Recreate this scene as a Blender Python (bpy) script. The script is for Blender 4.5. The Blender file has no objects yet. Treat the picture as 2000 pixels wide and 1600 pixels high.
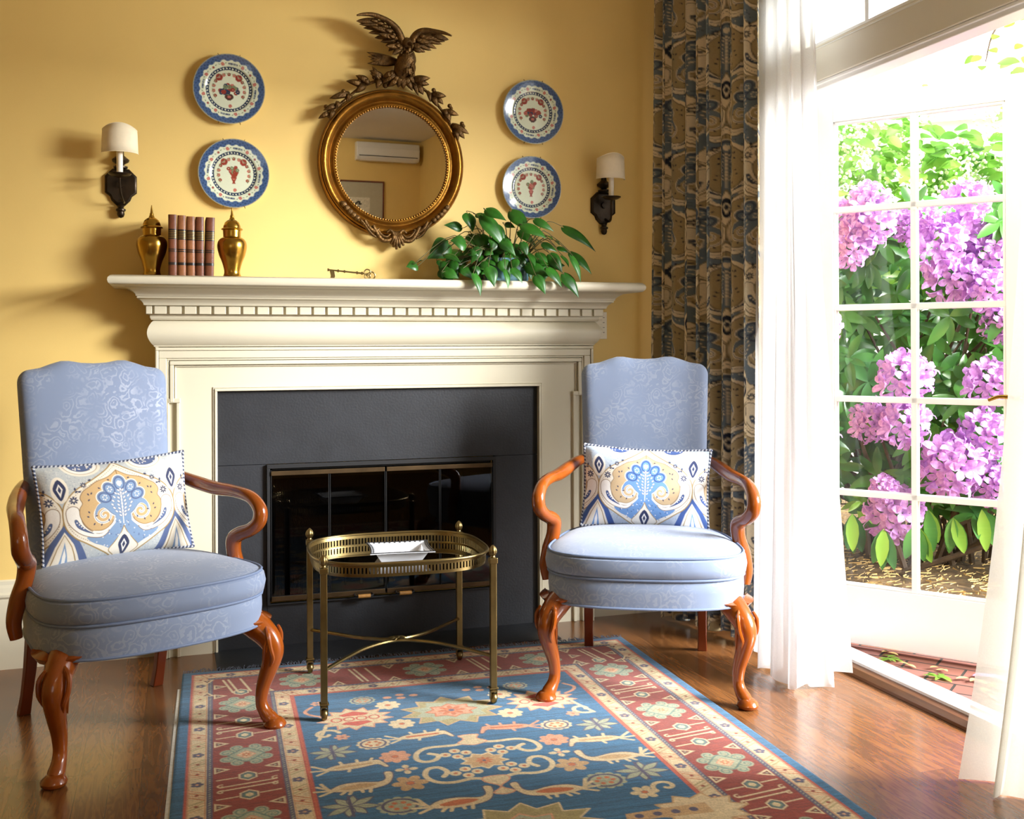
import bpy, math, random
import numpy as np
from mathutils import Vector, Matrix

random.seed(11)
NP = np.random.RandomState(5)
PI = math.pi
SC = bpy.context.scene
COL = SC.collection

# ------------------------------------------------------------------ camera
cam_d = bpy.data.cameras.new('camera')
cam = bpy.data.objects.new('camera', cam_d)
COL.objects.link(cam)
SC.camera = cam
cam_d.sensor_fit = 'HORIZONTAL'
cam_d.sensor_width = 36.0
cam_d.lens = 36.0 * 2058.0 / 2000.0
cam_d.shift_x = 0.0
cam_d.shift_y = -(800.0 - 674.4) / 2000.0
YAW, ROLL = 0.3129, -0.0036
fw = Vector((math.sin(YAW), math.cos(YAW), 0))
r0 = Vector((math.cos(YAW), -math.sin(YAW), 0))
u0 = Vector((0, 0, 1))
rr = r0 * math.cos(ROLL) + u0 * math.sin(ROLL)
uu = u0 * math.cos(ROLL) - r0 * math.sin(ROLL)
M = Matrix((rr, uu, -fw)).transposed().to_4x4()
M.translation = Vector((0, -4.33, 1.2))
cam.matrix_world = M
cam_d.clip_start = 0.05
cam_d.clip_end = 200

# ------------------------------------------------------------------ colour management
SC.view_settings.view_transform = 'Standard'
SC.view_settings.look = 'None'
SC.view_settings.gamma = 1.0
SC.view_settings.use_curve_mapping = False
SC.view_settings.exposure = -0.1

# ------------------------------------------------------------------ daylight: sky, sun, window portals, added fill lamps
world = bpy.data.worlds.new('sky')
SC.world = world
world.use_nodes = True
wn = world.node_tree
wn.nodes.clear()
wo = wn.nodes.new('ShaderNodeOutputWorld')
wb = wn.nodes.new('ShaderNodeBackground')
wg = wn.nodes.new('ShaderNodeTexCoord')
wsx = wn.nodes.new('ShaderNodeSeparateXYZ')
wr = wn.nodes.new('ShaderNodeValToRGB')
wn.links.new(wg.outputs['Generated'], wsx.inputs[0])
wn.links.new(wsx.outputs['Z'], wr.inputs[0])
wr.color_ramp.elements[0].position = 0.0
wr.color_ramp.elements[0].color = (1.0, 0.98, 0.94, 1)
wr.color_ramp.elements[1].position = 0.7
wr.color_ramp.elements[1].color = (0.84, 0.92, 1.0, 1)
wn.links.new(wr.outputs[0], wb.inputs['Color'])
wb.inputs['Strength'].default_value = 1.8
wn.links.new(wb.outputs[0], wo.inputs['Surface'])


def light(name, kind, loc, direction, energy, color=(1, 1, 1), sx=1, sy=1, angle=None, portal=False):
    d = bpy.data.lights.new(name, kind)
    d.color = color
    d.energy = energy
    if kind == 'AREA':
        d.shape = 'RECTANGLE'
        d.size = sx
        d.size_y = sy
        if portal:
            d.cycles.is_portal = True
    if angle is not None:
        d.angle = angle
    o = bpy.data.objects.new(name, d)
    COL.objects.link(o)
    o.location = loc
    o.rotation_euler = Vector(direction).to_track_quat('-Z', 'Y').to_euler()
    return o


# the sun stands behind the house and only reaches the garden
light('sun', 'SUN', (6, 2, 8), (0.50, -0.22, -1.0), 8.5, (1, 0.96, 0.88), angle=0.02)
# daylight through the french doors and an unseen fill window added behind the camera
light('door_daylight_portal', 'AREA', (2.56, -1.55, 1.12), (-1, 0, 0), 1, sx=1.9, sy=2.2, portal=True)
light('transom_daylight_portal', 'AREA', (2.56, -1.55, 2.48), (-1, 0, 0), 1, sx=1.9, sy=0.34, portal=True)
light('near_fill_window_portal', 'AREA', (-1.15, -5.62, 1.5), (0, 1, 0), 1, sx=1.3, sy=1.5, portal=True)
# added area lamp outside the doors, standing in for bright sky daylight
light('sky_fill_lamp', 'AREA', (6.4, -4.6, 3.3), (-4.7, 4.0, -1.6), 2600, (0.97, 0.98, 1.0), sx=2.6, sy=2.6)
# added fill lamp behind the camera, out of view (body built further below)
light('ceiling_fill_lamp', 'AREA', (0.2, -4.3, 2.66), (0.25, -0.5, -1), 22, (1.0, 0.90, 0.76), sx=1.2, sy=0.5)

# ------------------------------------------------------------------ colours and materials


def lin(c):
    c = np.asarray(c, float)
    return np.where(c <= 0.04045, c / 12.92, ((c + 0.055) / 1.055) ** 2.4)


def hx(s):
    s = s.lstrip('#')
    return tuple(lin([int(s[i:i + 2], 16) / 255.0 for i in (0, 2, 4)]))


def newmat(name):
    m = bpy.data.materials.new(name)
    m.use_nodes = True
    nt = m.node_tree
    b = nt.nodes['Principled BSDF']
    return m, nt, b


def node(nt, t, **kw):
    n = nt.nodes.new(t)
    for k, v in kw.items():
        if k in n.inputs:
            n.inputs[k].default_value = v
        else:
            setattr(n, k, v)
    return n


def pbr(name, col, rough=0.5, metal=0.0, spec=0.5, coat=0.0, var=0.0, vscale=20.0, bump=0.0, bscale=80.0, sheen=0.0, stretch=None):
    """principled surface with procedural colour variation and bump"""
    m, nt, b = newmat(name)
    c = hx(col) if isinstance(col, str) else col
    b.inputs['Base Color'].default_value = (*c, 1)
    b.inputs['Roughness'].default_value = rough
    b.inputs['Metallic'].default_value = metal
    b.inputs['Specular IOR Level'].default_value = spec
    b.inputs['Coat Weight'].default_value = coat
    b.inputs['Sheen Weight'].default_value = sheen
    if var or bump:
        tc = node(nt, 'ShaderNodeTexCoord')
        mp = node(nt, 'ShaderNodeMapping')
        if stretch:
            mp.inputs['Scale'].default_value = stretch
        nt.links.new(tc.outputs['Object'], mp.inputs[0])
    if var:
        n = node(nt, 'ShaderNodeTexNoise', Scale=vscale, Detail=6.0)
        nt.links.new(mp.outputs[0], n.inputs['Vector'])
        r = node(nt, 'ShaderNodeValToRGB')
        r.color_ramp.elements[0].position = 0.3
        r.color_ramp.elements[1].position = 0.7
        r.color_ramp.elements[0].color = (*[x * (1 - var) for x in c], 1)
        r.color_ramp.elements[1].color = (*[min(1, x * (1 + var)) for x in c], 1)
        nt.links.new(n.outputs['Fac'], r.inputs[0])
        nt.links.new(r.outputs[0], b.inputs['Base Color'])
    if bump:
        n2 = node(nt, 'ShaderNodeTexNoise', Scale=bscale, Detail=4.0)
        nt.links.new(mp.outputs[0], n2.inputs['Vector'])
        bp = node(nt, 'ShaderNodeBump', Strength=bump, Distance=0.004)
        nt.links.new(n2.outputs['Fac'], bp.inputs['Height'])
        nt.links.new(bp.outputs[0], b.inputs['Normal'])
    return m


def vcmat(name, rough=0.8, sheen=0.0, coat=0.0, bump=0.0, bscale=900.0, spec=0.5):
    """surface whose own printed or woven pattern is stored on the mesh"""
    m, nt, b = newmat(name)
    a = node(nt, 'ShaderNodeAttribute', attribute_name='pattern')
    nt.links.new(a.outputs['Color'], b.inputs['Base Color'])
    b.inputs['Roughness'].default_value = rough
    b.inputs['Sheen Weight'].default_value = sheen
    b.inputs['Coat Weight'].default_value = coat
    b.inputs['Coat Roughness'].default_value = 0.06
    b.inputs['Specular IOR Level'].default_value = spec
    if bump:
        tc = node(nt, 'ShaderNodeTexCoord')
        n2 = node(nt, 'ShaderNodeTexNoise', Scale=bscale, Detail=3.0)
        nt.links.new(tc.outputs['Object'], n2.inputs['Vector'])
        bp = node(nt, 'ShaderNodeBump', Strength=bump, Distance=0.003)
        nt.links.new(n2.outputs['Fac'], bp.inputs['Height'])
        nt.links.new(bp.outputs[0], b.inputs['Normal'])
    return m


def damask(name, base, light_, scale=16.0):
    """woven damask: scrolling rings one tone lighter than the ground"""
    m, nt, b = newmat(name)
    tc = node(nt, 'ShaderNodeTexCoord')
    nz = node(nt, 'ShaderNodeTexNoise', Scale=20.0, Detail=3.0)
    nt.links.new(tc.outputs['Object'], nz.inputs['Vector'])
    mx = node(nt, 'ShaderNodeVectorMath', operation='MULTIPLY_ADD')
    mx.inputs[1].default_value = (0.055, 0.055, 0.055)
    nt.links.new(nz.outputs['Color'], mx.inputs[0])
    nt.links.new(tc.outputs['Object'], mx.inputs[2])
    vo = node(nt, 'ShaderNodeTexVoronoi', Scale=scale)
    nt.links.new(mx.outputs[0], vo.inputs['Vector'])
    mu = node(nt, 'ShaderNodeMath', operation='MULTIPLY')
    mu.inputs[1].default_value = 24.0
    nt.links.new(vo.outputs['Distance'], mu.inputs[0])
    si = node(nt, 'ShaderNodeMath', operation='SINE')
    nt.links.new(mu.outputs[0], si.inputs[0])
    n3 = node(nt, 'ShaderNodeTexNoise', Scale=9.0, Detail=3.0)
    nt.links.new(tc.outputs['Object'], n3.inputs['Vector'])
    r3 = node(nt, 'ShaderNodeValToRGB')
    r3.color_ramp.elements[0].position = 0.40
    r3.color_ramp.elements[1].position = 0.58
    nt.links.new(n3.outputs['Fac'], r3.inputs[0])
    rs = node(nt, 'ShaderNodeValToRGB')
    rs.color_ramp.elements[0].position = 0.35
    rs.color_ramp.elements[1].position = 0.6
    nt.links.new(si.outputs[0], rs.inputs[0])
    mm = node(nt, 'ShaderNodeMath', operation='MULTIPLY')
    nt.links.new(r3.outputs[0], mm.inputs[0])
    nt.links.new(rs.outputs[0], mm.inputs[1])
    mc = node(nt, 'ShaderNodeMix', data_type='RGBA')
    mc.inputs['A'].default_value = (*hx(base), 1)
    mc.inputs['B'].default_value = (*hx(light_), 1)
    nt.links.new(mm.outputs[0], mc.inputs['Factor'])
    nt.links.new(mc.outputs['Result'], b.inputs['Base Color'])
    ro = node(nt, 'ShaderNodeMapRange')
    ro.inputs['To Min'].default_value = 0.75
    ro.inputs['To Max'].default_value = 0.5
    nt.links.new(mm.outputs[0], ro.inputs[0])
    nt.links.new(ro.outputs[0], b.inputs['Roughness'])
    b.inputs['Sheen Weight'].default_value = 0.25
    n4 = node(nt, 'ShaderNodeTexNoise', Scale=9.0, Detail=2.0)
    nt.links.new(tc.outputs['Object'], n4.inputs['Vector'])
    bp = node(nt, 'ShaderNodeBump', Strength=0.12, Distance=0.02)
    nt.links.new(n4.outputs['Fac'], bp.inputs['Height'])
    nt.links.new(bp.outputs[0], b.inputs['Normal'])
    return m


def glass_mat(name, tint=(1, 1, 1), gloss=1.0, rough=0.0):
    """thin clear pane: mostly see-through with a fresnel reflection"""
    m = bpy.data.materials.new(name)
    m.use_nodes = True
    nt = m.node_tree
    nt.nodes.clear()
    o = node(nt, 'ShaderNodeOutputMaterial')
    t = node(nt, 'ShaderNodeBsdfTransparent')
    t.inputs[0].default_value = (*tint, 1)
    g = node(nt, 'ShaderNodeBsdfGlossy')
    g.inputs['Roughness'].default_value = rough
    f = node(nt, 'ShaderNodeFresnel')
    f.inputs[0].default_value = 1.5
    mu = node(nt, 'ShaderNodeMath', operation='MULTIPLY')
    mu.inputs[1].default_value = gloss
    nt.links.new(f.outputs[0], mu.inputs[0])
    mx = node(nt, 'ShaderNodeMixShader')
    nt.links.new(mu.outputs[0], mx.inputs[0])
    nt.links.new(t.outputs[0], mx.inputs[1])
    nt.links.new(g.outputs[0], mx.inputs[2])
    nt.links.new(mx.outputs[0], o.inputs[0])
    return m


def sheer_mat(name, col, transp=0.22, transl=0.5):
    m = bpy.data.materials.new(name)
    m.use_nodes = True
    nt = m.node_tree
    nt.nodes.clear()
    o = node(nt, 'ShaderNodeOutputMaterial')
    d = node(nt, 'ShaderNodeBsdfDiffuse')
    d.inputs[0].default_value = (*hx(col), 1)
    l = node(nt, 'ShaderNodeBsdfTranslucent')
    l.inputs[0].default_value = (*hx(col), 1)
    t = node(nt, 'ShaderNodeBsdfTransparent')
    m1 = node(nt, 'ShaderNodeMixShader')
    m1.inputs[0].default_value = transl
    m2 = node(nt, 'ShaderNodeMixShader')
    tc = node(nt, 'ShaderNodeTexCoord')
    nz = node(nt, 'ShaderNodeTexNoise', Scale=260.0, Detail=2.0)
    nt.links.new(tc.outputs['Object'], nz.inputs['Vector'])
    mr = node(nt, 'ShaderNodeMapRange')
    mr.inputs['To Min'].default_value = transp * 0.6
    mr.inputs['To Max'].default_value = transp * 1.4
    nt.links.new(nz.outputs['Fac'], mr.inputs[0])
    nt.links.new(mr.outputs[0], m2.inputs[0])
    nt.links.new(d.outputs[0], m1.inputs[1])
    nt.links.new(l.outputs[0], m1.inputs[2])
    nt.links.new(m1.outputs[0], m2.inputs[1])
    nt.links.new(t.outputs[0], m2.inputs[2])
    nt.links.new(m2.outputs[0], o.inputs[0])
    return m


def leaf_mat(name, c1, c2, rough=0.35, transl=0.3, scale=3.0):
    m = bpy.data.materials.new(name)
    m.use_nodes = True
    nt = m.node_tree
    b = nt.nodes['Principled BSDF']
    o = nt.nodes['Material Output']
    tc = node(nt, 'ShaderNodeTexCoord')
    nz = node(nt, 'ShaderNodeTexNoise', Scale=scale, Detail=3.0)
    nt.links.new(tc.outputs['Object'], nz.inputs['Vector'])
    r = node(nt, 'ShaderNodeValToRGB')
    r.color_ramp.elements[0].position = 0.35
    r.color_ramp.elements[1].position = 0.65
    r.color_ramp.elements[0].color = (*hx(c1), 1)
    r.color_ramp.elements[1].color = (*hx(c2), 1)
    nt.links.new(nz.outputs['Fac'], r.inputs[0])
    nt.links.new(r.outputs[0], b.inputs['Base Color'])
    b.inputs['Roughness'].default_value = rough
    t = node(nt, 'ShaderNodeBsdfTranslucent')
    nt.links.new(r.outputs[0], t.inputs[0])
    mx = node(nt, 'ShaderNodeMixShader')
    mx.inputs[0].default_value = transl
    nt.links.new(b.outputs[0], mx.inputs[1])
    nt.links.new(t.outputs[0], mx.inputs[2])
    nt.links.new(mx.outputs[0], o.inputs[0])
    return m


def plank_floor(name):
    m, nt, b = newmat(name)
    tc = node(nt, 'ShaderNodeTexCoord')
    mp = node(nt, 'ShaderNodeMapping')
    mp.inputs['Rotation'].default_value = (0, 0, PI / 2)
    nt.links.new(tc.outputs['Object'], mp.inputs[0])
    br = node(nt, 'ShaderNodeTexBrick', Scale=1.0)
    br.offset = 0.37
    br.offset_frequency = 3
    br.inputs['Color1'].default_value = (0.0, 0.0, 0.0, 1)
    br.inputs['Color2'].default_value = (1.0, 1.0, 1.0, 1)
    br.inputs['Mortar'].default_value = (0.5, 0.5, 0.5, 1)
    br.inputs['Mortar Size'].default_value = 0.0008
    br.inputs['Mortar Smooth'].default_value = 0.3
    br.inputs['Bias'].default_value = 0.0
    br.inputs['Brick Width'].default_value = 1.15
    br.inputs['Row Height'].default_value = 0.083
    nt.links.new(mp.outputs[0], br.inputs['Vector'])
    # grain
    m2 = node(nt, 'ShaderNodeMapping')
    m2.inputs['Scale'].default_value = (9.0, 1.1, 1.0)
    nt.links.new(tc.outputs['Object'], m2.inputs[0])
    ad = node(nt, 'ShaderNodeVectorMath', operation='MULTIPLY_ADD')
    ad.inputs[1].default_value = (7.0, 13.0, 5.0)
    nt.links.new(br.outputs['Color'], ad.inputs[0])
    nt.links.new(m2.outputs[0], ad.inputs[2])
    nz = node(nt, 'ShaderNodeTexNoise', Scale=3.2, Detail=8.0, Distortion=1.6)
    nt.links.new(ad.outputs[0], nz.inputs['Vector'])
    wv = node(nt, 'ShaderNodeMath', operation='MULTIPLY')
    wv.inputs[1].default_value = 26.0
    nt.links.new(nz.outputs['Fac'], wv.inputs[0])
    sn = node(nt, 'ShaderNodeMath', operation='SINE')
    nt.links.new(wv.outputs[0], sn.inputs[0])
    r = node(nt, 'ShaderNodeValToRGB')
    r.color_ramp.elements[0].position = 0.0
    r.color_ramp.elements[0].color = (*hx('#6b4323'), 1)
    r.color_ramp.elements[1].position = 1.0
    r.color_ramp.elements[1].color = (*hx('#82532b'), 1)
    mr = node(nt, 'ShaderNodeMapRange')
    mr.inputs['From Min'].default_value = -1.0
    nt.links.new(sn.outputs[0], mr.inputs[0])
    nt.links.new(mr.outputs[0], r.inputs[0])
    # plank tone
    hsv = node(nt, 'ShaderNodeHueSaturation')
    mrv = node(nt, 'ShaderNodeMapRange')
    mrv.inputs['To Min'].default_value = 0.82
    mrv.inputs['To Max'].default_value = 1.16
    nt.links.new(br.outputs['Color'], mrv.inputs[0])
    nt.links.new(mrv.outputs[0], hsv.inputs['Value'])
    nt.links.new(r.outputs[0], hsv.inputs['Color'])
    mx = node(nt, 'ShaderNodeMix', data_type='RGBA')
    nt.links.new(br.outputs['Fac'], mx.inputs['Factor'])
    nt.links.new(hsv.outputs[0], mx.inputs['A'])
    mx.inputs['B'].default_value = (*hx('#3a2210'), 1)
    nt.links.new(mx.outputs['Result'], b.inputs['Base Color'])
    b.inputs['Roughness'].default_value = 0.27
    b.inputs['Specular IOR Level'].default_value = 0.6
    b.inputs['Coat Weight'].default_value = 0.25
    b.inputs['Coat Roughness'].default_value = 0.12
    bp = node(nt, 'ShaderNodeBump', Strength=0.12, Distance=0.002)
    nt.links.new(nz.outputs['Fac'], bp.inputs['Height'])
    nt.links.new(bp.outputs[0], b.inputs['Normal'])
    return m


def brick_mat(name):
    m, nt, b = newmat(name)
    tc = node(nt, 'ShaderNodeTexCoord')
    mp = node(nt, 'ShaderNodeMapping')
    mp.inputs['Rotation'].default_value = (0, 0, 0.9)
    nt.links.new(tc.outputs['Object'], mp.inputs[0])
    br = node(nt, 'ShaderNodeTexBrick', Scale=1.0)
    br.inputs['Color1'].default_value = (*hx('#7d4a38'), 1)
    br.inputs['Color2'].default_value = (*hx('#8f5f58'), 1)
    br.inputs['Mortar'].default_value = (*hx('#2c251e'), 1)
    br.inputs['Mortar Size'].default_value = 0.005
    br.inputs['Brick Width'].default_value = 0.21
    br.inputs['Row Height'].default_value = 0.1
    nt.links.new(mp.outputs[0], br.inputs['Vector'])
    nt.links.new(br.outputs['Color'], b.inputs['Base Color'])
    b.inputs['Roughness'].default_value = 0.85
    bp = node(nt, 'ShaderNodeBump', Strength=0.5, Distance=0.01)
    bp.invert = True
    nt.links.new(br.outputs['Fac'], bp.inputs['Height'])
    nt.links.new(bp.outputs[0], b.inputs['Normal'])
    return m


MT = dict(
    wall=pbr('yellow_wall_paint', '#e9c878', 0.62, var=0.03, vscale=3, bump=0.08, bscale=350),
    ceil=pbr('ceiling_paint', '#e9e6dc', 0.8, bump=0.05),
    cream=pbr('cream_gloss_paint', '#d2cab1', 0.34, var=0.02, vscale=4, bump=0.02, bscale=60),
    white=pbr('white_gloss_paint', '#f4f4f2', 0.3, var=0.01, vscale=5),
    trim=pbr('door_casing_paint', '#e2dccb', 0.4, var=0.01, vscale=5),
    slate=pbr('honed_slate', '#202226', 0.5, var=0.22, vscale=9, bump=0.15, bscale=120),
    iron=pbr('black_painted_iron', '#070709', 0.6, bump=0.1, bscale=300),
    mesh=pbr('firescreen_mesh', '#15151a', 0.45, metal=0.5, bump=0.9, bscale=700),
    log=pbr('gas_log', '#4a4038', 0.9, var=0.4, vscale=12, bump=0.8, bscale=30),
    brass=pbr('aged_brass', '#85734a', 0.34, metal=1.0, var=0.18, vscale=14, bump=0.05, bscale=60),
    brassbright=pbr('polished_brass', '#b8923f', 0.24, metal=1.0, var=0.1, vscale=10),
    gilt=pbr('antique_gilt', '#8a5e1e', 0.36, metal=0.85, var=0.3, vscale=18, bump=0.25, bscale=90),
    darkbrass=pbr('tarnished_brass', '#5b4a34', 0.42, metal=0.9, var=0.25, vscale=14),
    giltdark=pbr('dark_carved_gilt', '#5f4420', 0.42, metal=0.7, var=0.5, vscale=45, bump=0.7, bscale=160),
    bronze=pbr('dark_bronze', '#352b20', 0.34, metal=0.75, var=0.3, vscale=30, bump=0.15, bscale=90),
    shade=pbr('ivory_silk_shade', '#f1e3c4', 0.75, var=0.03, vscale=50),
    wax=pbr('ivory_candle_sleeve', '#f2ead8', 0.45, var=0.02, vscale=60),
    cherry=pbr('polished_cherry_wood', '#8f4611', 0.2, coat=0.5, var=0.35, vscale=9, bump=0.06, bscale=40, stretch=(1, 1, 0.25)),
    cherrydark=pbr('dark_cherry_wood', '#6a2c10', 0.3, coat=0.3, var=0.3, vscale=9, stretch=(1, 1, 0.25)),
    oak=pbr('oak_nosing', '#6b4322', 0.35, var=0.3, vscale=10, stretch=(6, 0.6, 1)),
    floor=plank_floor('oak_plank_floor'),
    damask=damask('blue_damask', '#8190ab', '#949fb4', 22.0),
    piping=pbr('blue_piping', '#7585a3', 0.6, bump=0.2, bscale=400),
    porcelain=pbr('white_porcelain', '#eceff4', 0.12, coat=0.4, var=0.01),
    porcblue=pbr('blue_white_jardiniere', '#4e6f78', 0.2, coat=0.4, var=0.6, vscale=40),
    glass=glass_mat('window_glass', (0.98, 0.99, 0.98), 0.5),
    tableglass=glass_mat('smoked_table_glass', (0.55, 0.56, 0.56), 2.2),
    fireglass=glass_mat('fire_glass', (0.5, 0.5, 0.52), 0.6, 0.02),
    mirror=pbr('mirror_silver', '#e8e6df', 0.015, metal=1.0, var=0.01),
    sheer=sheer_mat('white_sheer_voile', '#f6f6f6', 0.14, 0.5),
    sheer2=sheer_mat('ivory_sheer_voile', '#f3f2ea', 0.15, 0.42),
    rug=vcmat('rug_wool', 0.95, sheen=0.15, bump=0.5, bscale=500),
    print=vcmat('printed_linen', 0.85, sheen=0.1, bump=0.25),
    plate=vcmat('glazed_plate', 0.14, coat=0.8),
    cord=vcmat('twisted_cord', 0.8),
    leather=pbr('reddish_leather', '#6e3d24', 0.45, var=0.25, vscale=30, bump=0.2, bscale=200),
    leatherlt=pbr('tan_leather', '#8c5833', 0.45, var=0.3, vscale=30, bump=0.2, bscale=200),
    booklabel=pbr('black_spine_label', '#1f1711', 0.4, var=0.2, vscale=50),
    paper=pbr('book_pages', '#d8c69c', 0.9, var=0.1, vscale=200, stretch=(1, 8, 1)),
    goldtool=pbr('gold_tooling', '#b48b3f', 0.4, metal=0.6, var=0.2, vscale=90),
    pothos=leaf_mat('pothos_leaf', '#1a4511', '#2f6c1b', 0.38, 0.2, 14),
    stem=pbr('plant_stem', '#4c4a22', 0.6, var=0.3, vscale=20),
    rhodo=leaf_mat('rhododendron_leaf', '#2a5a2c', '#4f8a36', 0.3, 0.3, 2.4),
    young=leaf_mat('young_leaf', '#6f9c34', '#94bb48', 0.4, 0.45, 3),
    vib=leaf_mat('bright_shrub_leaf', '#5f9a34', '#93c653', 0.5, 0.45, 3),
    petal=leaf_mat('lilac_petal', '#bd84cf', '#dcaee6', 0.6, 0.4, 9),
    whitefl=leaf_mat('white_floret', '#e6ecc0', '#fafaee', 0.7, 0.3, 20),
    bark=pbr('shrub_bark', '#4a3b2c', 0.9, var=0.3, vscale=20, bump=0.6, bscale=60),
    mulch=pbr('pine_mulch', '#6e5638', 0.95, var=0.6, vscale=18, bump=1.0, bscale=90),
    straw=pbr('dry_straw', '#c9a86a', 0.8, var=0.4, vscale=9),
    brick=brick_mat('brick_paving'),
    shingle=pbr('pale_roof_shingle', '#f2eee8', 0.9, var=0.1, vscale=6, bump=0.4, bscale=12),
    plastic=pbr('cream_switch_plastic', '#e6ddc4', 0.35, var=0.01),
    ac=pbr('white_appliance_plastic', '#e8e8e4', 0.35, var=0.01),
    dark=pbr('dark_slot', '#201d1a', 0.7, var=0.1),
    matboard=pbr('grey_mat_board', '#b9b29a', 0.9, var=0.03),
    print2=pbr('botanical_print', '#d9d2bc', 0.9, var=0.2, vscale=60),
    ink=pbr('botanical_ink', '#3e4038', 0.9, var=0.4, vscale=70),
    fringe=pbr('rug_fringe', '#5c6272', 0.95, var=0.3, vscale=60),
    roller=pbr('handle_wood', '#a8793c', 0.45, var=0.2, vscale=60),
    pad=pbr('rug_underlay', '#c9c3b4', 0.95, var=0.1, vscale=90),
)

# ------------------------------------------------------------------ mesh building


class MB:
    def __init__(s):
        s.v = []
        s.f = []
        s.c = []

    def add(s, vs, fs, cols=None):
        o = len(s.v)
        s.v += [tuple(p) for p in vs]
        s.f += [tuple(i + o for i in f) for f in fs]
        if cols is not None:
            s.c += list(cols)
        return s

    def box(s, x0, x1, y0, y1, z0, z1):
        vs = [(x, y, z) for z in (z0, z1) for y in (y0, y1) for x in (x0, x1)]
        fs = [(0, 2, 3, 1), (4, 5, 7, 6), (0, 1, 5, 4), (2, 6, 7, 3), (0, 4, 6, 2), (1, 3, 7, 5)]
        return s.add(vs, fs)

    def obox(s, c, ax, ay, az):
        c, ax, ay, az = Vector(c), Vector(ax), Vector(ay), Vector(az)
        vs = [c + ax * i + ay * j + az * k for k in (-1, 1) for j in (-1, 1) for i in (-1, 1)]
        fs = [(0, 2, 3, 1), (4, 5, 7, 6), (0, 1, 5, 4), (2, 6, 7, 3), (0, 4, 6, 2), (1, 3, 7, 5)]
        return s.add(vs, fs)

    def rings(s, rings, closed=True, cap=True, cols=None, loop=False):
        """skin a list of equally long rings of points"""
        n = len(rings[0])
        vs = [p for r in rings for p in r]
        fs = []
        R = len(rings)
        for i in range(R if loop else R - 1):
            i2 = (i + 1) % R
            for j in range(n if closed else n - 1):
                k = (j + 1) % n
                fs.append((i * n + j, i * n + k, i2 * n + k, i2 * n + j))
        if cap and closed and not loop:
            fs.append(tuple(range(n - 1, -1, -1)))
            fs.append(tuple((R - 1) * n + j for j in range(n)))
        return s.add(vs, fs, cols)

    def tube(s, pts, rad, seg=10, smooth=0, flat=1.0, flatdir=None, loop=False):
        """round or oval tube along a path; rad is a number or one per point"""
        P = [Vector(p) for p in pts]
        Rr = list(rad) if hasattr(rad, '__len__') else [rad] * len(P)
        if smooth:
            P, Rr = catmull(P, Rr, smooth, loop)
        n = len(P)
        prev = None
        rg = []
        for i in range(n):
            if loop:
                t = P[(i + 1) % n] - P[i - 1]
            else:
                t = P[min(i + 1, n - 1)] - P[max(i - 1, 0)]
            if t.length < 1e-9:
                t = Vector((0, 0, 1))
            t.normalize()
            if flatdir is not None:
                a = Vector(flatdir) - t * t.dot(Vector(flatdir))
                if a.length < 1e-5:
                    a = prev or t.orthogonal()
            elif prev is None:
                a = t.orthogonal()
            else:
                a = prev - t * t.dot(prev)
                if a.length < 1e-6:
                    a = t.orthogonal()
            a.normalize()
            prev = a
            b = t.cross(a)
            r = Rr[i]
            rg.append([P[i] + a * (math.cos(2 * PI * k / seg) * r * flat) + b * (math.sin(2 * PI * k / seg) * r) for k in range(seg)])
        return s.rings(rg, loop=loop)

    def lathe(s, prof, c=(0, 0, 0), axis='z', seg=32, a0=0, a1=2 * PI, cap=True):
        """prof: (radius, height) pairs"""
        full = abs(a1 - a0 - 2 * PI) < 1e-6
        n = seg if full else seg + 1
        rg = []
        for r, h in prof:
            ring = []
            for k in range(n):
                a = a0 + (a1 - a0) * k / seg
                x, y = r * math.cos(a), r * math.sin(a)
                p = (x, y, h) if axis == 'z' else ((x, -h, y) if axis == 'y' else (h, x, y))
                ring.append((c[0] + p[0], c[1] + p[1], c[2] + p[2]))
            rg.append(ring)
        return s.rings(rg, closed=full, cap=full and cap)

    def ball(s, c, r, seg=12, rows=8, sc=(1, 1, 1)):
        prof = [(max(1e-4, r * math.sin(PI * i / rows)), -r * math.cos(PI * i / rows)) for i in range(rows + 1)]
        rg = [[(c[0] + sc[0] * q * math.cos(2 * PI * k / seg), c[1] + sc[1] * q * math.sin(2 * PI * k / seg), c[2] + sc[2] * h) for k in range(seg)] for q, h in prof]
        return s.rings(rg)

    def blade(s, a, b, w, th, up=(0, -1, 0), seg=5, bend=0.0, tip=0.0):
        """a carved leaf or feather: lens section, pointed or rounded ends, from a to b"""
        a, b = Vector(a), Vector(b)
        t = (b - a)
        L = t.length
        t.normalize()
        u = Vector(up) - t * t.dot(Vector(up))
        u.normalize()
        sd = t.cross(u)
        rg = []
        for i in range(seg + 1):
            q = i / seg
            ww = w * (math.sin(PI * (0.12 + 0.88 * q) ** 0.8) ** 0.7 if q < 1 else tip) + 0.0005
            c = a + t * (L * q) + u * (bend * math.sin(PI * q))
            hh = th * (0.3 + 0.7 * math.sin(PI * min(1, q + 0.1)))
            rg.append([c - sd * ww, c - sd * ww * 0.4 + u * hh * 0.8, c + u * hh * 0.55, c + sd * ww * 0.4 + u * hh * 0.8, c + sd * ww, c - u * hh * 0.5])
        return s.rings(rg)

    def prism(s, poly, axis, a0, a1):
        """extrude a 2-D polygon; axis is the extrusion axis, poly in the other two in order"""
        def P(u, v, w):
            return (w, u, v) if axis == 'x' else ((u, w, v) if axis == 'y' else (u, v, w))
        n = len(poly)
        vs = [P(u, v, a0) for u, v in poly] + [P(u, v, a1) for u, v in poly]
        fs = [tuple(range(n - 1, -1, -1)), tuple(range(n, 2 * n))]
        fs += [(i, (i + 1) % n, n + (i + 1) % n, n + i) for i in range(n)]
        return s.add(vs, fs)


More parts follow.
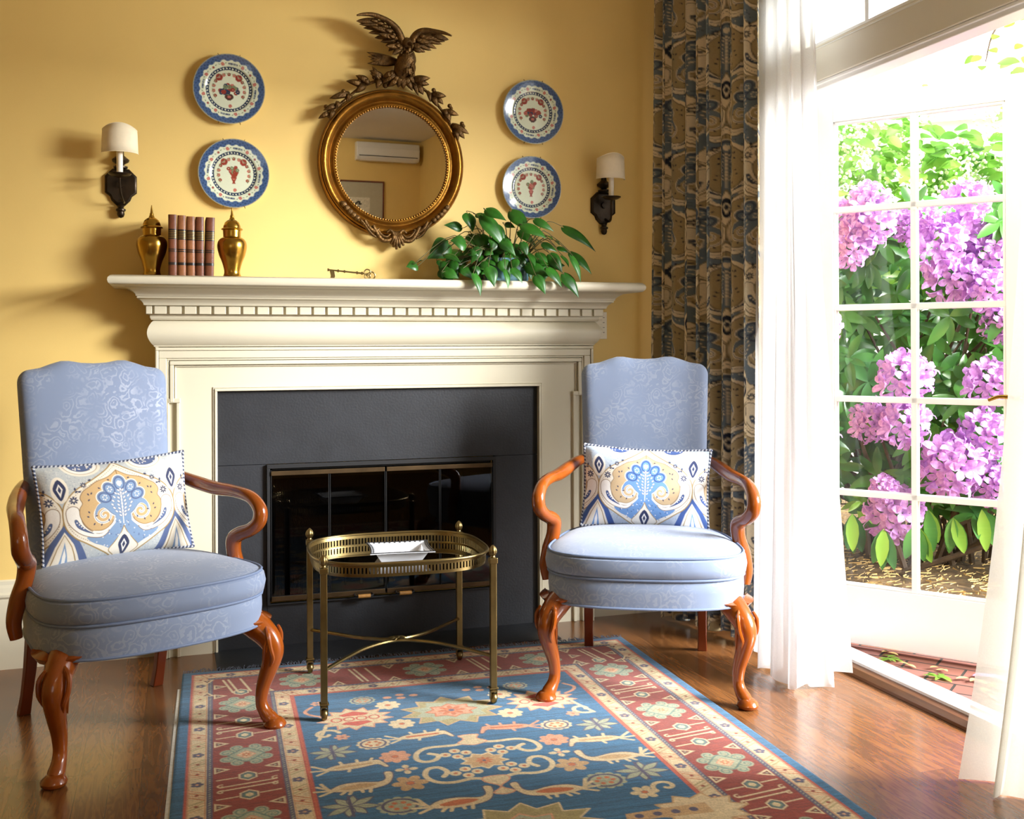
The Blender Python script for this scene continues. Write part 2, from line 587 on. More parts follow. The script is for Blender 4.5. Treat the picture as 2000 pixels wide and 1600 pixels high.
def catmull(P, Rr, k, loop=False):
    n = len(P)
    out, ro = [], []
    m = n if loop else n - 1
    for i in range(m):
        if loop:
            p0, p1, p2, p3 = P[i - 1], P[i], P[(i + 1) % n], P[(i + 2) % n]
        else:
            p0, p1, p2, p3 = P[max(i - 1, 0)], P[i], P[i + 1], P[min(i + 2, n - 1)]
        for j in range(k):
            t = j / k
            q = 0.5 * ((2 * p1) + (p2 - p0) * t + (2 * p0 - 5 * p1 + 4 * p2 - p3) * t * t + (3 * p1 - p0 - 3 * p2 + p3) * t ** 3)
            out.append(q)
            ro.append(Rr[i] + (Rr[(i + 1) % n] - Rr[i]) * t)
    if not loop:
        out.append(P[-1])
        ro.append(Rr[-1])
    return out, ro


def obj(name, mb, mat, parent=None, smooth=True, bevel=0.0, label=None, angle=40, subsurf=0, solid=0.0):
    me = bpy.data.meshes.new(name)
    me.from_pydata(mb.v, [], mb.f)
    me.update()
    if mb.c:
        ca = me.color_attributes.new('pattern', 'FLOAT_COLOR', 'POINT')
        arr = np.ones((len(mb.v), 4), np.float32)
        arr[:, :3] = np.array(mb.c, np.float32)
        ca.data.foreach_set('color', arr.ravel())
    o = bpy.data.objects.new(name, me)
    COL.objects.link(o)
    me.materials.append(MT[mat] if isinstance(mat, str) else mat)
    if parent is not None:
        o.parent = parent
    if solid:
        md = o.modifiers.new('solid', 'SOLIDIFY')
        md.thickness = solid
        md.offset = 0
    if bevel:
        md = o.modifiers.new('bevel', 'BEVEL')
        md.width = bevel
        md.segments = 2
        md.limit_method = 'ANGLE'
    if subsurf:
        md = o.modifiers.new('sub', 'SUBSURF')
        md.levels = subsurf
        md.render_levels = subsurf
    if smooth:
        me.polygons.foreach_set('use_smooth', [True] * len(me.polygons))
        if angle < 180:
            try:
                me.set_sharp_from_angle(angle=math.radians(angle))
            except Exception:
                pass
    if label:
        o['label'] = label
    return o


def grid_obj(name, P, mat, cols=None, parent=None, solid=0.0):
    """P: (rows, cols, 3) array of points -> one smooth sheet mesh (fast path)"""
    R, Cn = P.shape[:2]
    idx = np.arange(R * Cn).reshape(R, Cn)
    q = np.stack([idx[:-1, :-1], idx[:-1, 1:], idx[1:, 1:], idx[1:, :-1]], -1).reshape(-1, 4)
    me = bpy.data.meshes.new(name)
    me.vertices.add(R * Cn)
    me.vertices.foreach_set('co', P.reshape(-1).astype(np.float32))
    me.loops.add(q.size)
    me.loops.foreach_set('vertex_index', q.reshape(-1).astype(np.int32))
    me.polygons.add(len(q))
    me.polygons.foreach_set('loop_start', np.arange(0, q.size, 4, dtype=np.int32))
    me.polygons.foreach_set('use_smooth', np.ones(len(q), bool))
    me.update(calc_edges=True)
    if cols is not None:
        ca = me.color_attributes.new('pattern', 'FLOAT_COLOR', 'POINT')
        arr = np.ones((R * Cn, 4), np.float32)
        arr[:, :3] = cols.reshape(-1, 3)
        ca.data.foreach_set('color', arr.ravel())
    o = bpy.data.objects.new(name, me)
    COL.objects.link(o)
    me.materials.append(MT[mat])
    if parent is not None:
        o.parent = parent
    if solid:
        md = o.modifiers.new('solid', 'SOLIDIFY')
        md.thickness = solid
        md.offset = 0
    return o


def tag(o, label, cat, group=None, kind=None):
    o['label'] = label
    o['category'] = cat
    if group:
        o['group'] = group
    if kind:
        o['kind'] = kind
    return o


def thing(name, label, cat, loc=(0, 0, 0), rz=0.0, group=None):
    o = bpy.data.objects.new(name, None)
    o.empty_display_size = 0.1
    COL.objects.link(o)
    o.location = loc
    o.rotation_euler = (0, 0, rz)
    return tag(o, label, cat, group)


def struct(name, mb=None, mat=None, loc=(0, 0, 0), **kw):
    if mb is None:
        o = bpy.data.objects.new(name, None)
        COL.objects.link(o)
        o.location = loc
    else:
        o = obj(name, mb, mat, **kw)
        o.location = loc
    o['kind'] = 'structure'
    return o


def copy_tree(o, parent=None):
    c = o.copy()
    COL.objects.link(c)
    c.parent = parent
    for ch in list(o.children):
        copy_tree(ch, c)
    return c

# ------------------------------------------------------------------ pattern painter (woven and printed patterns)


def sm(x, e):
    return np.clip(0.5 - x / e, 0, 1)


class Canvas:
    def __init__(s, W, H, step, bg, u0=0.0, v0=0.0):
        s.nx, s.ny = int(round(W / step)) + 1, int(round(H / step)) + 1
        s.step = step
        s.u = u0 + np.arange(s.nx) * step
        s.v = v0 + np.arange(s.ny) * step
        s.c = np.empty((s.ny, s.nx, 3))
        s.c[:] = hx(bg)
        s.T = None

    def win(s, u0, u1, v0, v1):
        m = s.step * 2
        i0, i1 = np.searchsorted(s.u, [u0 - m, u1 + m])
        j0, j1 = np.searchsorted(s.v, [v0 - m, v1 + m])
        if i1 <= i0 or j1 <= j0:
            return None
        U, V = np.meshgrid(s.u[i0:i1], s.v[j0:j1])
        return (slice(j0, j1), slice(i0, i1)), U, V

    def put(s, sl, m, col, a=1.0):
        c = np.array(hx(col)) if isinstance(col, str) else np.array(col)
        m = (m * a)[..., None]
        s.c[sl] = s.c[sl] * (1 - m) + c * m

    def xf(s, pts):
        if s.T is None:
            return [tuple(p) for p in pts]
        ox, oy, k, ky, fx = s.T
        return [(ox + fx * k * p[0], oy + ky * p[1]) for p in pts]

    def sc(s):
        return 1.0 if s.T is None else (s.T[2] + abs(s.T[3])) / 2

    def ell(s, u, v, a, b, col, rot=0.0, al=1.0, ring=None):
        (u, v), = s.xf([(u, v)])
        if s.T is not None:
            a *= s.T[2]
            b *= abs(s.T[3])
            rot = rot * s.T[4] * (1 if s.T[3] > 0 else -1)
        R = max(a, b)
        w = s.win(u - R, u + R, v - R, v + R)
        if w is None:
            return
        sl, U, V = w
        c, n = math.cos(rot), math.sin(rot)
        x, y = (U - u) * c + (V - v) * n, -(U - u) * n + (V - v) * c
        d = (np.sqrt((x / a) ** 2 + (y / b) ** 2 + 1e-9) - 1) * min(a, b)
        if ring:
            d = np.abs(d + ring * s.sc() / 2) - ring * s.sc() / 2
        s.put(sl, sm(d, s.step), col, al)

    def line(s, pts, w, col, al=1.0, dash=None, taper=False):
        P = s.xf(pts)
        hw = w * s.sc() / 2
        xs, ys = [p[0] for p in P], [p[1] for p in P]
        W_ = s.win(min(xs) - hw, max(xs) + hw, min(ys) - hw, max(ys) + hw)
        if W_ is None:
            return
        sl, U, V = W_
        D = np.full(U.shape, 9.0)
        L = 0.0
        tot = sum(math.dist(P[i], P[i + 1]) for i in range(len(P) - 1))
        for i in range(len(P) - 1):
            (ax, ay), (bx, by) = P[i], P[i + 1]
            dx, dy = bx - ax, by - ay
            ll = dx * dx + dy * dy
            if ll < 1e-14:
                continue
            t = np.clip(((U - ax) * dx + (V - ay) * dy) / ll, 0, 1)
            d = np.hypot(U - ax - t * dx, V - ay - t * dy)
            h = hw
            if taper:
                h = hw * (1 - (L + t * math.sqrt(ll)) / tot * 0.85)
            d = d - h
            if dash:
                ph = ((L + t * math.sqrt(ll)) / (dash * s.sc())) % 1.0
                d = np.where(ph < 0.5, d, 9.0)
            D = np.minimum(D, d)
            L += math.sqrt(ll)
        s.put(sl, sm(D, s.step), col, al)

    def poly(s, pts, col, al=1.0, edge=None, ew=0.0):
        P = s.xf(pts)
        xs, ys = [p[0] for p in P], [p[1] for p in P]
        W_ = s.win(min(xs), max(xs), min(ys), max(ys))
        if W_ is None:
            return
        sl, U, V = W_
        ins = np.zeros(U.shape, bool)
        D = np.full(U.shape, 9.0)
        n = len(P)
        for i in range(n):
            (ax, ay), (bx, by) = P[i], P[(i + 1) % n]
            if ay != by:
                c = ((ay > V) != (by > V)) & (U < (bx - ax) * (V - ay) / (by - ay) + ax)
                ins ^= c
            dx, dy = bx - ax, by - ay
            ll = dx * dx + dy * dy + 1e-14
            t = np.clip(((U - ax) * dx + (V - ay) * dy) / ll, 0, 1)
            D = np.minimum(D, np.hypot(U - ax - t * dx, V - ay - t * dy))
        d = np.where(ins, -D, D)
        s.put(sl, sm(d, s.step), col, al)
        if edge:
            s.put(sl, sm(D - ew * s.sc() / 2, s.step), edge, al)

    def noise(s, amt, cell=1, horiz=1):
        h, w = s.ny // cell + 2, s.nx // (cell * horiz) + 2
        n = NP.rand(h, w)
        n = np.repeat(np.repeat(n, cell, 0), cell * horiz, 1)[:s.ny, :s.nx]
        s.c *= (1 + amt * (n - 0.5))[..., None]

    def dots(s, region, n, r, col, al=1.0):
        u0, u1, v0, v1 = region
        for _ in range(n):
            s.ell(random.uniform(u0, u1), random.uniform(v0, v1), r, r, col, al=al)


def spiral(cx, cy, r0, r1, a0, turns, n=40):
    return [(cx + (r0 + (r1 - r0) * i / n) * math.cos(a0 + turns * 2 * PI * i / n), cy + (r0 + (r1 - r0) * i / n) * math.sin(a0 + turns * 2 * PI * i / n)) for i in range(n + 1)]


def smooth2(pts, k=6, loop=False):
    q, _ = catmull([Vector((p[0], p[1], 0)) for p in pts], [0] * len(pts), k, loop)
    return [(p.x, p.y) for p in q]


def leafy(c, u, v, l, w, rot, col, edge=None):
    """a little lens leaf"""
    pts = []
    for i in range(9):
        t = i / 8
        pts.append((t * l, math.sin(PI * t) * w))
    for i in range(7, 0, -1):
        t = i / 8
        pts.append((t * l, -math.sin(PI * t) * w))
    cr, sr = math.cos(rot), math.sin(rot)
    c.poly([(u + x * cr - y * sr, v + x * sr + y * cr) for x, y in pts], col, edge=edge, ew=0.004)


def flower(c, u, v, r, col, mid=None, n=8, pw=0.35):
    for k in range(n):
        a = 2 * PI * k / n
        c.ell(u + math.cos(a) * r * 0.62, v + math.sin(a) * r * 0.62, r * 0.40, r * pw * 0.55, col, rot=a)
    if mid:
        c.ell(u, v, r * 0.22, r * 0.22, mid)


# palettes for the scroll print: the pillows and the drape are printed with the same design
PAL_PILLOW = dict(ground='#b9c7d6', cream='#f4efe2', tan='#cdb48e', tanline='#8d7352', blue='#6f9cd4', deep='#3c5a9a', navy='#27335c', white='#fbfaf6', gold='#a68a52')
PAL_PILLOW2 = dict(ground='#c3c8c6', cream='#f3ead6', tan='#d3b07c', tanline='#866438', blue='#86a1c2', deep='#5a6b94', navy='#333a5a', white='#f8f3e8', gold='#a58648')
PAL_DRAPE = dict(ground='#727b7e', cream='#e4d2ac', tan='#a8946a', tanline='#4c4030', blue='#69767e', deep='#3e4a5b', navy='#1c2436', white='#dccdac', gold='#7a6a4c')


def motif(c, P, half=False, detail=True):
    """one scroll motif in a local frame about 2 wide; +v down"""
    X = lambda x: (x - 1000) / 1000.0
    Y = lambda y: (y - 700) / 1000.0

    def pp(pts, m=1):
        return [(X(x) * m, Y(y)) for x, y in pts]
    # cream ogee band
    band = [(1000, 90), (880, 190), (700, 300), (480, 420), (350, 560), (312, 700), (335, 860), (430, 990), (560, 1080), (720, 1190), (860, 1290), (1000, 1420)]
    L = smooth2(pp(band), 5)
    R = [(-x, y) for x, y in L][::-1]
    c.poly(L + R, P['cream'], edge=P['gold'], ew=0.014)
    Lb = smooth2(pp([(1000, 140), (880, 232), (700, 345), (520, 440), (395, 570), (352, 700), (372, 850), (450, 965), (580, 1050), (730, 1120), (880, 1230), (1000, 1370)]), 5)
    for m in (1, -1):
        c.line([(x * m, y) for x, y in Lb], 0.009, P['tanline'], dash=0.028, al=0.7)
    # blue lower field
    low = smooth2(pp([(1000, 640), (900, 700), (900, 800), (870, 900), (790, 985), (660, 1010), (560, 1010), (640, 1090), (760, 1150), (880, 1230), (1000, 1360)]), 4)
    c.poly(low + [(-x, y) for x, y in low][::-1], P['blue'])
    # paisley tails
    for m in (1, -1):
        tl = smooth2([(x * m, y) for x, y in pp([(360, 640), (420, 610), (480, 640), (500, 720), (520, 830), (590, 920), (700, 985), (820, 960), (740, 1030), (600, 1010), (470, 940), (370, 820), (345, 710)])], 4, True)
        c.poly(tl, P['white'], edge=P['tanline'], ew=0.008)
        dk = smooth2([(x * m, y) for x, y in pp([(430, 790), (455, 780), (490, 840), (560, 920), (640, 975), (540, 930), (460, 870)])], 4, True)
        c.poly(dk, P['deep'], edge=P['navy'], ew=0.006)
        for q in range(4):
            c.ell(m * X(455 + q * 24), Y(815 + q * 26), 0.008, 0.008, P['white'])
    # tan scalloped shell
    for m in (1, -1):
        sh = smooth2([(x * m, y) for x, y in pp([(1000, 205), (880, 285), (740, 330), (640, 390), (560, 440), (515, 520), (535, 590), (500, 650), (495, 740), (540, 850), (610, 925), (700, 962), (790, 950), (860, 880), (885, 790), (1000, 560)])], 4)
        c.poly(sh + [(0, Y(560))], P['tan'], edge=P['tanline'], ew=0.008)
    # spirals
    for m in (1, -1):
        cx, cy = m * X(775), Y(765)
        c.ell(cx, cy, 0.118, 0.118, P['tan'])
        sp_ = [(cx + m * q, cy + w) for q, w in spiral(0, 0, 0.012, 0.135, 0.6, 1.75, 44)][::-1]
        c.line(sp_, 0.030, P['white'])
        c.line(sp_, 0.007, P['deep'])
        c.line(smooth2([(x * m, y) for x, y in pp([(908, 770), (900, 850), (830, 930), (740, 968), (640, 955)])], 5), 0.028, P['white'])
        c.line(smooth2([(x * m, y) for x, y in pp([(888, 770), (878, 850), (815, 915), (740, 948), (650, 938)])], 5), 0.006, P['tanline'])
    # palmette lobes
    lobes = [(1000, 385, 66, 92, 0.0), (872, 448, 62, 84, -0.55), (1128, 448, 62, 84, 0.55), (802, 548, 66, 84, -1.15), (1198, 548, 66, 84, 1.15)]
    for rr_, cl in ((26, P['white']), (13, P['navy']), (8, P['blue'])):
        for x, y, ra, rb, ro_ in lobes:
            c.ell(X(x), Y(y), (ra + rr_) / 1000, (rb + rr_) / 1000, cl, rot=ro_)
        c.ell(0, Y(610), (190 + rr_) / 1000, (190 + rr_) / 1000, cl)
        for m in (1, -1):
            c.line(smooth2([(m * x, y) for x, y in pp([(880, 690), (800, 640), (735, 650), (690, 700), (680, 745)])], 5), 0.085 + 2 * rr_ / 1000, cl, taper=True)
        c.poly(pp([(850, 690), (905, 780), (900, 870), (1100, 870), (1095, 780), (1150, 690)]), P['blue'])
    for x, y, ra, rb, ro_ in lobes:
        c.ell(X(x), Y(y), ra / 1000, rb / 1000, P['deep'], rot=ro_)
        c.ell(X(x), Y(y), ra * 0.74 / 1000, rb * 0.76 / 1000, P['blue'], rot=ro_)
        if detail:
            for q in range(6):
                a = q * 2 * PI / 6 + 0.3
                c.ell(X(x) + 0.024 * math.cos(a), Y(y) + 0.030 * math.sin(a), 0.008, 0.008, P['white'])
    c.poly(pp([(1000, 430), (968, 390), (970, 364), (988, 356), (1000, 370), (1012, 356), (1030, 364), (1032, 390)]), P['white'])
    # tree of drops
    for k in range(8):
        y = 470 + k * 46
        w = [20, 45, 68, 88, 100, 80, 56, 30][k]
        for m in (1, -1):
            if w:
                [leafy(c, m * w / 1000 * q_, Y(y + 30 - 18 * q_), 0.05, 0.012, -PI / 2 + m * 0.8, P['white'], edge=P['deep']) for q_ in ((0.25, 1.0) if w > 40 else (0.4,))]
        leafy(c, 0, Y(y + 20), 0.05, 0.013, -PI / 2, P['white'], edge=P['deep'])
    c.line(pp([(1000, 500), (1000, 900)]), 0.01, P['white'])
    # speckle on the blue
    if detail:
        for _ in range(150):
            x, y = random.uniform(-0.42, 0.42), random.uniform(0.02, 0.55)
            if abs(x) < 0.10 + max(0, (y - 0.25)) * 1.1 or (y > 0.27 and abs(x) < 0.36):
                if abs(x) + 0.5 * (y - 0.23) > 0.0 and y < 0.62 - abs(x) * 0.6:
                    c.ell(x, y, 0.008, 0.008, P['white'] if random.random() < 0.5 else P['deep'], al=0.8)
    # lower point with diamond
    tri = smooth2(pp([(1000, 930), (960, 1020), (885, 1120), (820, 1210), (900, 1290), (1000, 1400)]), 4)
    c.poly(tri + [(-x, y) for x, y in tri][::-1], P['cream'], edge=P['gold'], ew=0.010)
    # dark sprigs on tan and flowers on cream
    for m in (1, -1):
        for x, y, a in ((620, 500, -2.0), (640, 490, -0.9), (600, 770, -2.6), (660, 845, 2.1), (740, 865, 1.9), (700, 760, 3.0), (610, 720, -2.2), (735, 410, 0.6), (860, 320, 0.3), (820, 820, 1.3), (625, 545, 2.4)):
            leafy(c, m * X(x), Y(y), 0.035, 0.009, a if m == 1 else PI - a, P['navy'])
        flower(c, m * X(445), Y(540), 0.05, P['navy'], P['cream'])
        flower(c, m * X(580), Y(362), 0.036, P['navy'], P['cream'])
        for x, y, a in ((470, 450, -0.6), (480, 425, -1.6), (500, 440, 0.0), (640, 312, -0.3)):
            leafy(c, m * X(x), Y(y), 0.045, 0.012, a if m == 1 else PI - a, P['navy'])


def diamond(c, P, x, y, s_=1.0):
    c.ell(x, y, 0.095 * s_, 0.16 * s_, P['cream'])
    c.poly(smooth2([(x, y - 0.13 * s_), (x + 0.068 * s_, y - 0.03 * s_), (x + 0.05 * s_, y + 0.05 * s_), (x, y + 0.13 * s_), (x - 0.05 * s_, y + 0.05 * s_), (x - 0.068 * s_, y - 0.03 * s_)], 3, True), P['navy'])
    c.poly([(x, y - 0.075 * s_), (x + 0.035 * s_, y - 0.01), (x, y + 0.09 * s_), (x - 0.035 * s_, y - 0.01)], P['white'])
    c.poly([(x, y - 0.05 * s_), (x + 0.02 * s_, y), (x, y + 0.04 * s_), (x - 0.02 * s_, y)], P['navy'])


def scroll_print(W, H, step, P, ku, kv, off=(0, 0), detail=True):
    """half-drop repeat of the scroll motif over a W x H cloth"""
    c = Canvas(W, H, step, P['ground'])
    c.T = None
    for _ in range(int(W * H * 26000 if detail else W * H * 9000)):
        c.ell(random.uniform(0, W), random.uniform(0, H), step * 1.0, step * 1.0, P['white'] if random.random() < 0.5 else P['deep'], al=0.55)
    du, dv = 1.37 * ku, 1.52 * kv
    for i in range(-2, int(W / du * 2) + 3):
        for j in range(-2, int(H / dv) + 3):
            ox = off[0] + i * du / 2
            oy = off[1] + j * dv + (dv / 2 if i % 2 else 0)
            if ox < -du or ox > W + du or oy < -dv or oy > H + dv:
                continue
            c.T = (ox, oy, ku, kv, 1)
            motif(c, P, detail=detail)
    for i in range(-2, int(W / du * 2) + 3):
        for j in range(-2, int(H / dv) + 3):
            ox = off[0] + i * du / 2
            oy = off[1] + j * dv + (dv / 2 if i % 2 else 0)
            c.T = (ox, oy, ku, kv, 1)
            diamond(c, P, 0, 0.46)
    c.T = None
    c.noise(0.10, 1)
    return c

# ------------------------------------------------------------------ rug pattern
RUG_W, RUG_L = 1.715, 2.5
RC = dict(blue='#2c6487', dblue='#23526f', cream='#d3bd92', peach='#d09470', red='#8a3320', dred='#6e251d', sage='#a0a283', violet='#524c63', tan='#bf9a6a', olive='#a2935f', orange='#bf6a3c', green='#5d7a6c')


def medallion(c, u, v, s_, ax):
    """scrolled medallion of the red band; ax 0: band runs along v, 1: along u"""
    def T(x, y):
        return (u + s_ * x, v + s_ * y) if ax == 0 else (u + s_ * y, v + s_ * x)
    for sx in (1, -1):
        for sy in (1, -1):
            for (cx, cy, r, a0, t) in ((0.52, 0.22, 0.2, 2.6, 1.1), (0.22, 0.56, 0.2, -1.9, -1.1)):
                pts = [(sx * x, sy * y) for x, y in spiral(cx, cy, 0.03, r, a0, t, 18)]
                c.line([T(*p) for p in pts], 0.15 * s_, RC['sage'])
                c.line([T(*p) for p in pts], 0.035 * s_, RC['green'])
    dm = [(0.5, 0), (0.12, 0.42), (0, 0.5), (-0.12, 0.42), (-0.5, 0), (-0.12, -0.42), (0, -0.5), (0.12, -0.42)]
    c.poly([T(*p) for p in dm], RC['sage'], edge=RC['green'], ew=0.05 * s_)
    c.poly([T(x * 0.5, y * 0.5) for x, y in dm], RC['cream'], edge=RC['peach'], ew=0.05 * s_)
    flower(c, u, v, 0.15 * s_, RC['orange'], RC['cream'])


def hexa(c, u, v, s_, ax):
    def T(x, y):
        return (u + s_ * x, v + s_ * y) if ax == 0 else (u + s_ * y, v + s_ * x)
    h = [(0, -1), (0.75, -0.45), (0.75, 0.45), (0, 1), (-0.75, 0.45), (-0.75, -0.45)]
    c.poly([T(*p) for p in h], RC['cream'])
    c.poly([T(x * 0.72, y * 0.72) for x, y in h], RC['green'], edge=RC['violet'], ew=0.1 * s_)
    c.poly([T(x * 0.4, y * 0.4) for x, y in h], RC['cream'])


def tri(c, u, v, s_, d, ax):
    def T(x, y):
        return (u + s_ * x, v + s_ * y) if ax == 0 else (u + s_ * y, v + s_ * x)
    p = [(0, -0.55), (d * 1.0, 0), (0, 0.55)]
    c.poly([T(*q) for q in p], RC['cream'])
    c.poly([T(d * 0.13 + x * 0.55, y * 0.55) for x, y in p], RC['dred'])
    c.ell(*T(d * 0.3, 0), 0.09 * s_, 0.09 * s_, RC['sage'])


def bird(c, u, v, k, m, col, inner, fl=1):
    def T(x, y):
        return (u + m * k * x, v + k * y * fl)
    body = smooth2([(-0.9, 0.1), (-0.5, -0.25), (0.1, -0.3), (0.7, -0.15), (0.95, -0.35), (0.98, -0.85), (1.25, -0.8), (1.2, -0.3), (0.95, 0.15), (0.4, 0.35), (-0.3, 0.38), (-0.8, 0.25)], 3, True)
    c.poly([T(*p) for p in body], col, edge=RC['violet'], ew=0.05 * k)
    c.poly([T(*p) for p in smooth2([(-0.55, 0.05), (0.1, -0.15), (0.65, 0.0), (0.3, 0.18), (-0.3, 0.22)], 3, True)], inner)
    for a, b in (((-0.85, 0.1), (-1.25, -0.25)), ((-0.85, 0.15), (-1.35, 0.1)), ((-0.8, 0.2), (-1.2, 0.45)), ((-0.9, 0.1), (-1.1, -0.45)), ((-0.2, 0.3), (-0.3, 0.55)), ((0.4, 0.3), (0.35, 0.55)), ((0.1, 0.3), (0.12, 0.5)), ((-0.4, 0.3), (-0.55, 0.5))):
        c.line([T(*a), T(*b)], 0.12 * k, col)


def lizard(c, u, v, k, m, col, inner):
    def T(x, y):
        return (u + m * k * x, v + k * y)
    body = smooth2([(-0.9, 0.1), (-0.5, -0.2), (0.3, -0.28), (0.85, -0.3), (1.0, -0.1), (1.15, 0.35), (1.0, 0.38), (0.8, 0.1), (0.3, 0.22), (-0.4, 0.28)], 3, True)
    c.poly([T(*p) for p in body], col, edge=RC['violet'], ew=0.05 * k)
    c.line([T(-0.5, 0.02), T(0.6, -0.06)], 0.14 * k, inner)
    for a, b in (((-0.8, 0.1), (-1.25, -0.3)), ((-0.8, 0.12), (-1.3, 0.1)), ((-0.8, 0.2), (-1.15, 0.45)), ((-0.3, -0.2), (-0.35, -0.42)), ((0.2, -0.2), (0.2, -0.45)), ((0.6, -0.2), (0.7, -0.45)), ((-0.1, 0.2), (-0.15, 0.42))):
        c.line([T(*a), T(*b)], 0.11 * k, col)


def star_petals(c, u, v, a, b, n, col, edge=None, rot=0.0):
    pts = []
    for i in range(2 * n):
        t = rot + PI * i / n
        r = 1.0 if i % 2 == 0 else 0.72
        pts.append((u + a * r * math.cos(t), v + b * r * math.sin(t)))
    c.poly(pts, col, edge=edge, ew=0.006)


def vfan(c, u, v, k):
    for i in range(8):
        a = i * PI / 4 + 0.2
        leafy(c, u, v, k * (1.15 if i % 4 in (0, 3) else 0.95), k * 0.2, a, RC['sage'], RC['violet'])
    c.line([(u, v - k * 0.9), (u, v + k * 0.9)], k * 0.12, RC['violet'])


def rosette(c, u, v, k, a=RC['cream'], b=RC['violet']):
    for i in range(12):
        t = i * PI / 6
        c.ell(u + k * 0.85 * math.cos(t), v + k * 0.75 * math.sin(t), k * 0.22, k * 0.2, a)
    c.ell(u, v, k * 0.85, k * 0.75, b)
    c.ell(u, v, k * 0.7, k * 0.6, a)
    for i in range(6):
        t = i * PI / 3
        c.ell(u + k * 0.4 * math.cos(t), v + k * 0.34 * math.sin(t), k * 0.13, k * 0.13, RC['orange'])


def rug_canvas():
    st = 0.0027
    c = Canvas(RUG_W, RUG_L, st, RC['blue'])
    U, V = np.meshgrid(c.u, c.v)
    D = np.minimum(np.minimum(U, RUG_W - U), np.minimum(V, RUG_L - V))
    DV = np.minimum(V, RUG_L - V)
    side = np.minimum(U, RUG_W - U) <= DV
    # abrash: weft streaks in the blue
    ny = c.ny
    s1 = np.convolve(NP.rand(ny + 8), np.ones(3) / 3, 'same')[:ny]
    s2 = np.convolve(NP.rand(ny + 60), np.ones(41) / 41, 'same')[:ny] * 5 - 2.5
    c.c *= (0.62 + 0.55 * s1 + 0.22 * s2)[:, None, None]
    short = np.repeat(NP.rand(ny, c.nx // 24 + 2), 24, 1)[:, :c.nx]
    c.c *= (0.8 + 0.4 * short)[..., None]
    sl = (slice(0, c.ny), slice(0, c.nx))

    def ring(d0, d1, col):
        c.put(sl, sm(d0 - D, st) * sm(D - d1, st), col)
    base = c.c.copy()
    ring(0.033, 0.372, RC['red'])
    redmask = (D > 0.106) & (D < 0.295)
    c.c[redmask] *= (0.8 + 0.4 * short[redmask])[..., None]
    ring(0.033, 0.041, '#b8523c')
    ring(0.041, 0.090, RC['cream'])
    ring(0.090, 0.106, RC['violet'])
    ring(0.295, 0.309, RC['violet'])
    ring(0.309, 0.358, RC['cream'])
    ring(0.358, 0.372, '#b8523c')
    for d in (0.044, 0.0865, 0.312, 0.355, 0.365):
        c.put(sl, sm(np.abs(D - d) - 0.0012, st), RC['orange'], 0.8)
    for d in (0.098, 0.302):
        chk = ((U + V) * 140).astype(int) % 2 == 0
        c.put(sl, sm(np.abs(D - d) - 0.003, st) * chk, RC['sage'], 0.8)
    # cream guard bands: diagonal bars and little flowers
    for d in (0.065, 0.333):
        for side_ in range(4):
            Lh = (RUG_L if side_ < 2 else RUG_W) - 2 * d
            n = int(Lh / 0.072)
            for i in range(n + 1):
                t = d + Lh * (i + 0.5) / (n + 1)
                if side_ == 0:
                    p, e = (d, t), (0, 1)
                elif side_ == 1:
                    p, e = (RUG_W - d, t), (0, 1)
                elif side_ == 2:
                    p, e = (t, d), (1, 0)
                else:
                    p, e = (t, RUG_L - d), (1, 0)
                if i % 3 == 1:
                    for a in range(5):
                        an = a * 2 * PI / 5
                        c.ell(p[0] + 0.011 * math.cos(an), p[1] + 0.011 * math.sin(an), 0.0075, 0.0065, RC['violet'])
                    c.ell(p[0], p[1], 0.004, 0.004, RC['peach'])
                else:
                    sgn = 1 if (i // 3) % 2 == 0 else -1
                    for o_ in (-0.022, -0.008, 0.008, 0.022):
                        q = (p[0] + e[0] * o_, p[1] + e[1] * o_)
                        w = 0.019
                        a = (q[0] - (1 - e[0]) * w - e[0] * w * 0.6 * sgn, q[1] - (1 - e[1]) * w - e[1] * w * 0.6 * sgn)
                        b = (q[0] + (1 - e[0]) * w + e[0] * w * 0.6 * sgn, q[1] + (1 - e[1]) * w + e[1] * w * 0.6 * sgn)
                        c.line([a, b], 0.0045, [RC['tan'], RC['peach'], RC['olive'], RC['orange']][(i + int(o_ * 999)) % 4])
                    c.ell(p[0], p[1], 0.006, 0.005, RC['red'])
    # red band: medallions, hexagons, triangles and slanting lines
    per = 0.447
    v = 0.402 - per
    k = 0
    for sidex in (0.2005, RUG_W - 0.2005):
        m = 1 if sidex < 0.8 else -1
        for i in range(0, 5):
            vm = 0.402 + per * i
            medallion(c, sidex, vm, 0.105, 0)
            a, b = vm + 0.158, vm + 0.287
            hexa(c, sidex, a, 0.034, 0)
            hexa(c, sidex, b, 0.034, 0)
            for h in (a, b):
                c.line([(sidex - 0.03, h + 0.006), (sidex - 0.083, h + 0.014)], 0.006, RC['cream'])
                c.line([(sidex + 0.03, h - 0.006), (sidex + 0.083, h - 0.014)], 0.006, RC['cream'])
            mid = (a + b) / 2
            for o_ in (-0.012, 0.012):
                c.line([(sidex - 0.075, mid + o_ + 0.012), (sidex + 0.075, mid + o_ - 0.012)], 0.007, RC['cream'])
                for q in (-1, 1):
                    c.line(spiral(sidex + q * 0.073, mid + o_ * 1.6 - q * 0.012, 0.003, 0.012, 0, 0.8, 8), 0.005, RC['cream'])
            for q in (-1, 1):
                tri(c, sidex + q * 0.091, vm + 0.10, 0.045, -q, 0)
                tri(c, sidex + q * 0.091, vm - 0.10, 0.045, -q, 0)
        hexa(c, sidex, 0.275, 0.034, 0)
        tri(c, sidex - 0.091, 0.2, 0.045, 1, 0)
        tri(c, sidex + 0.091, 0.2, 0.045, -1, 0)
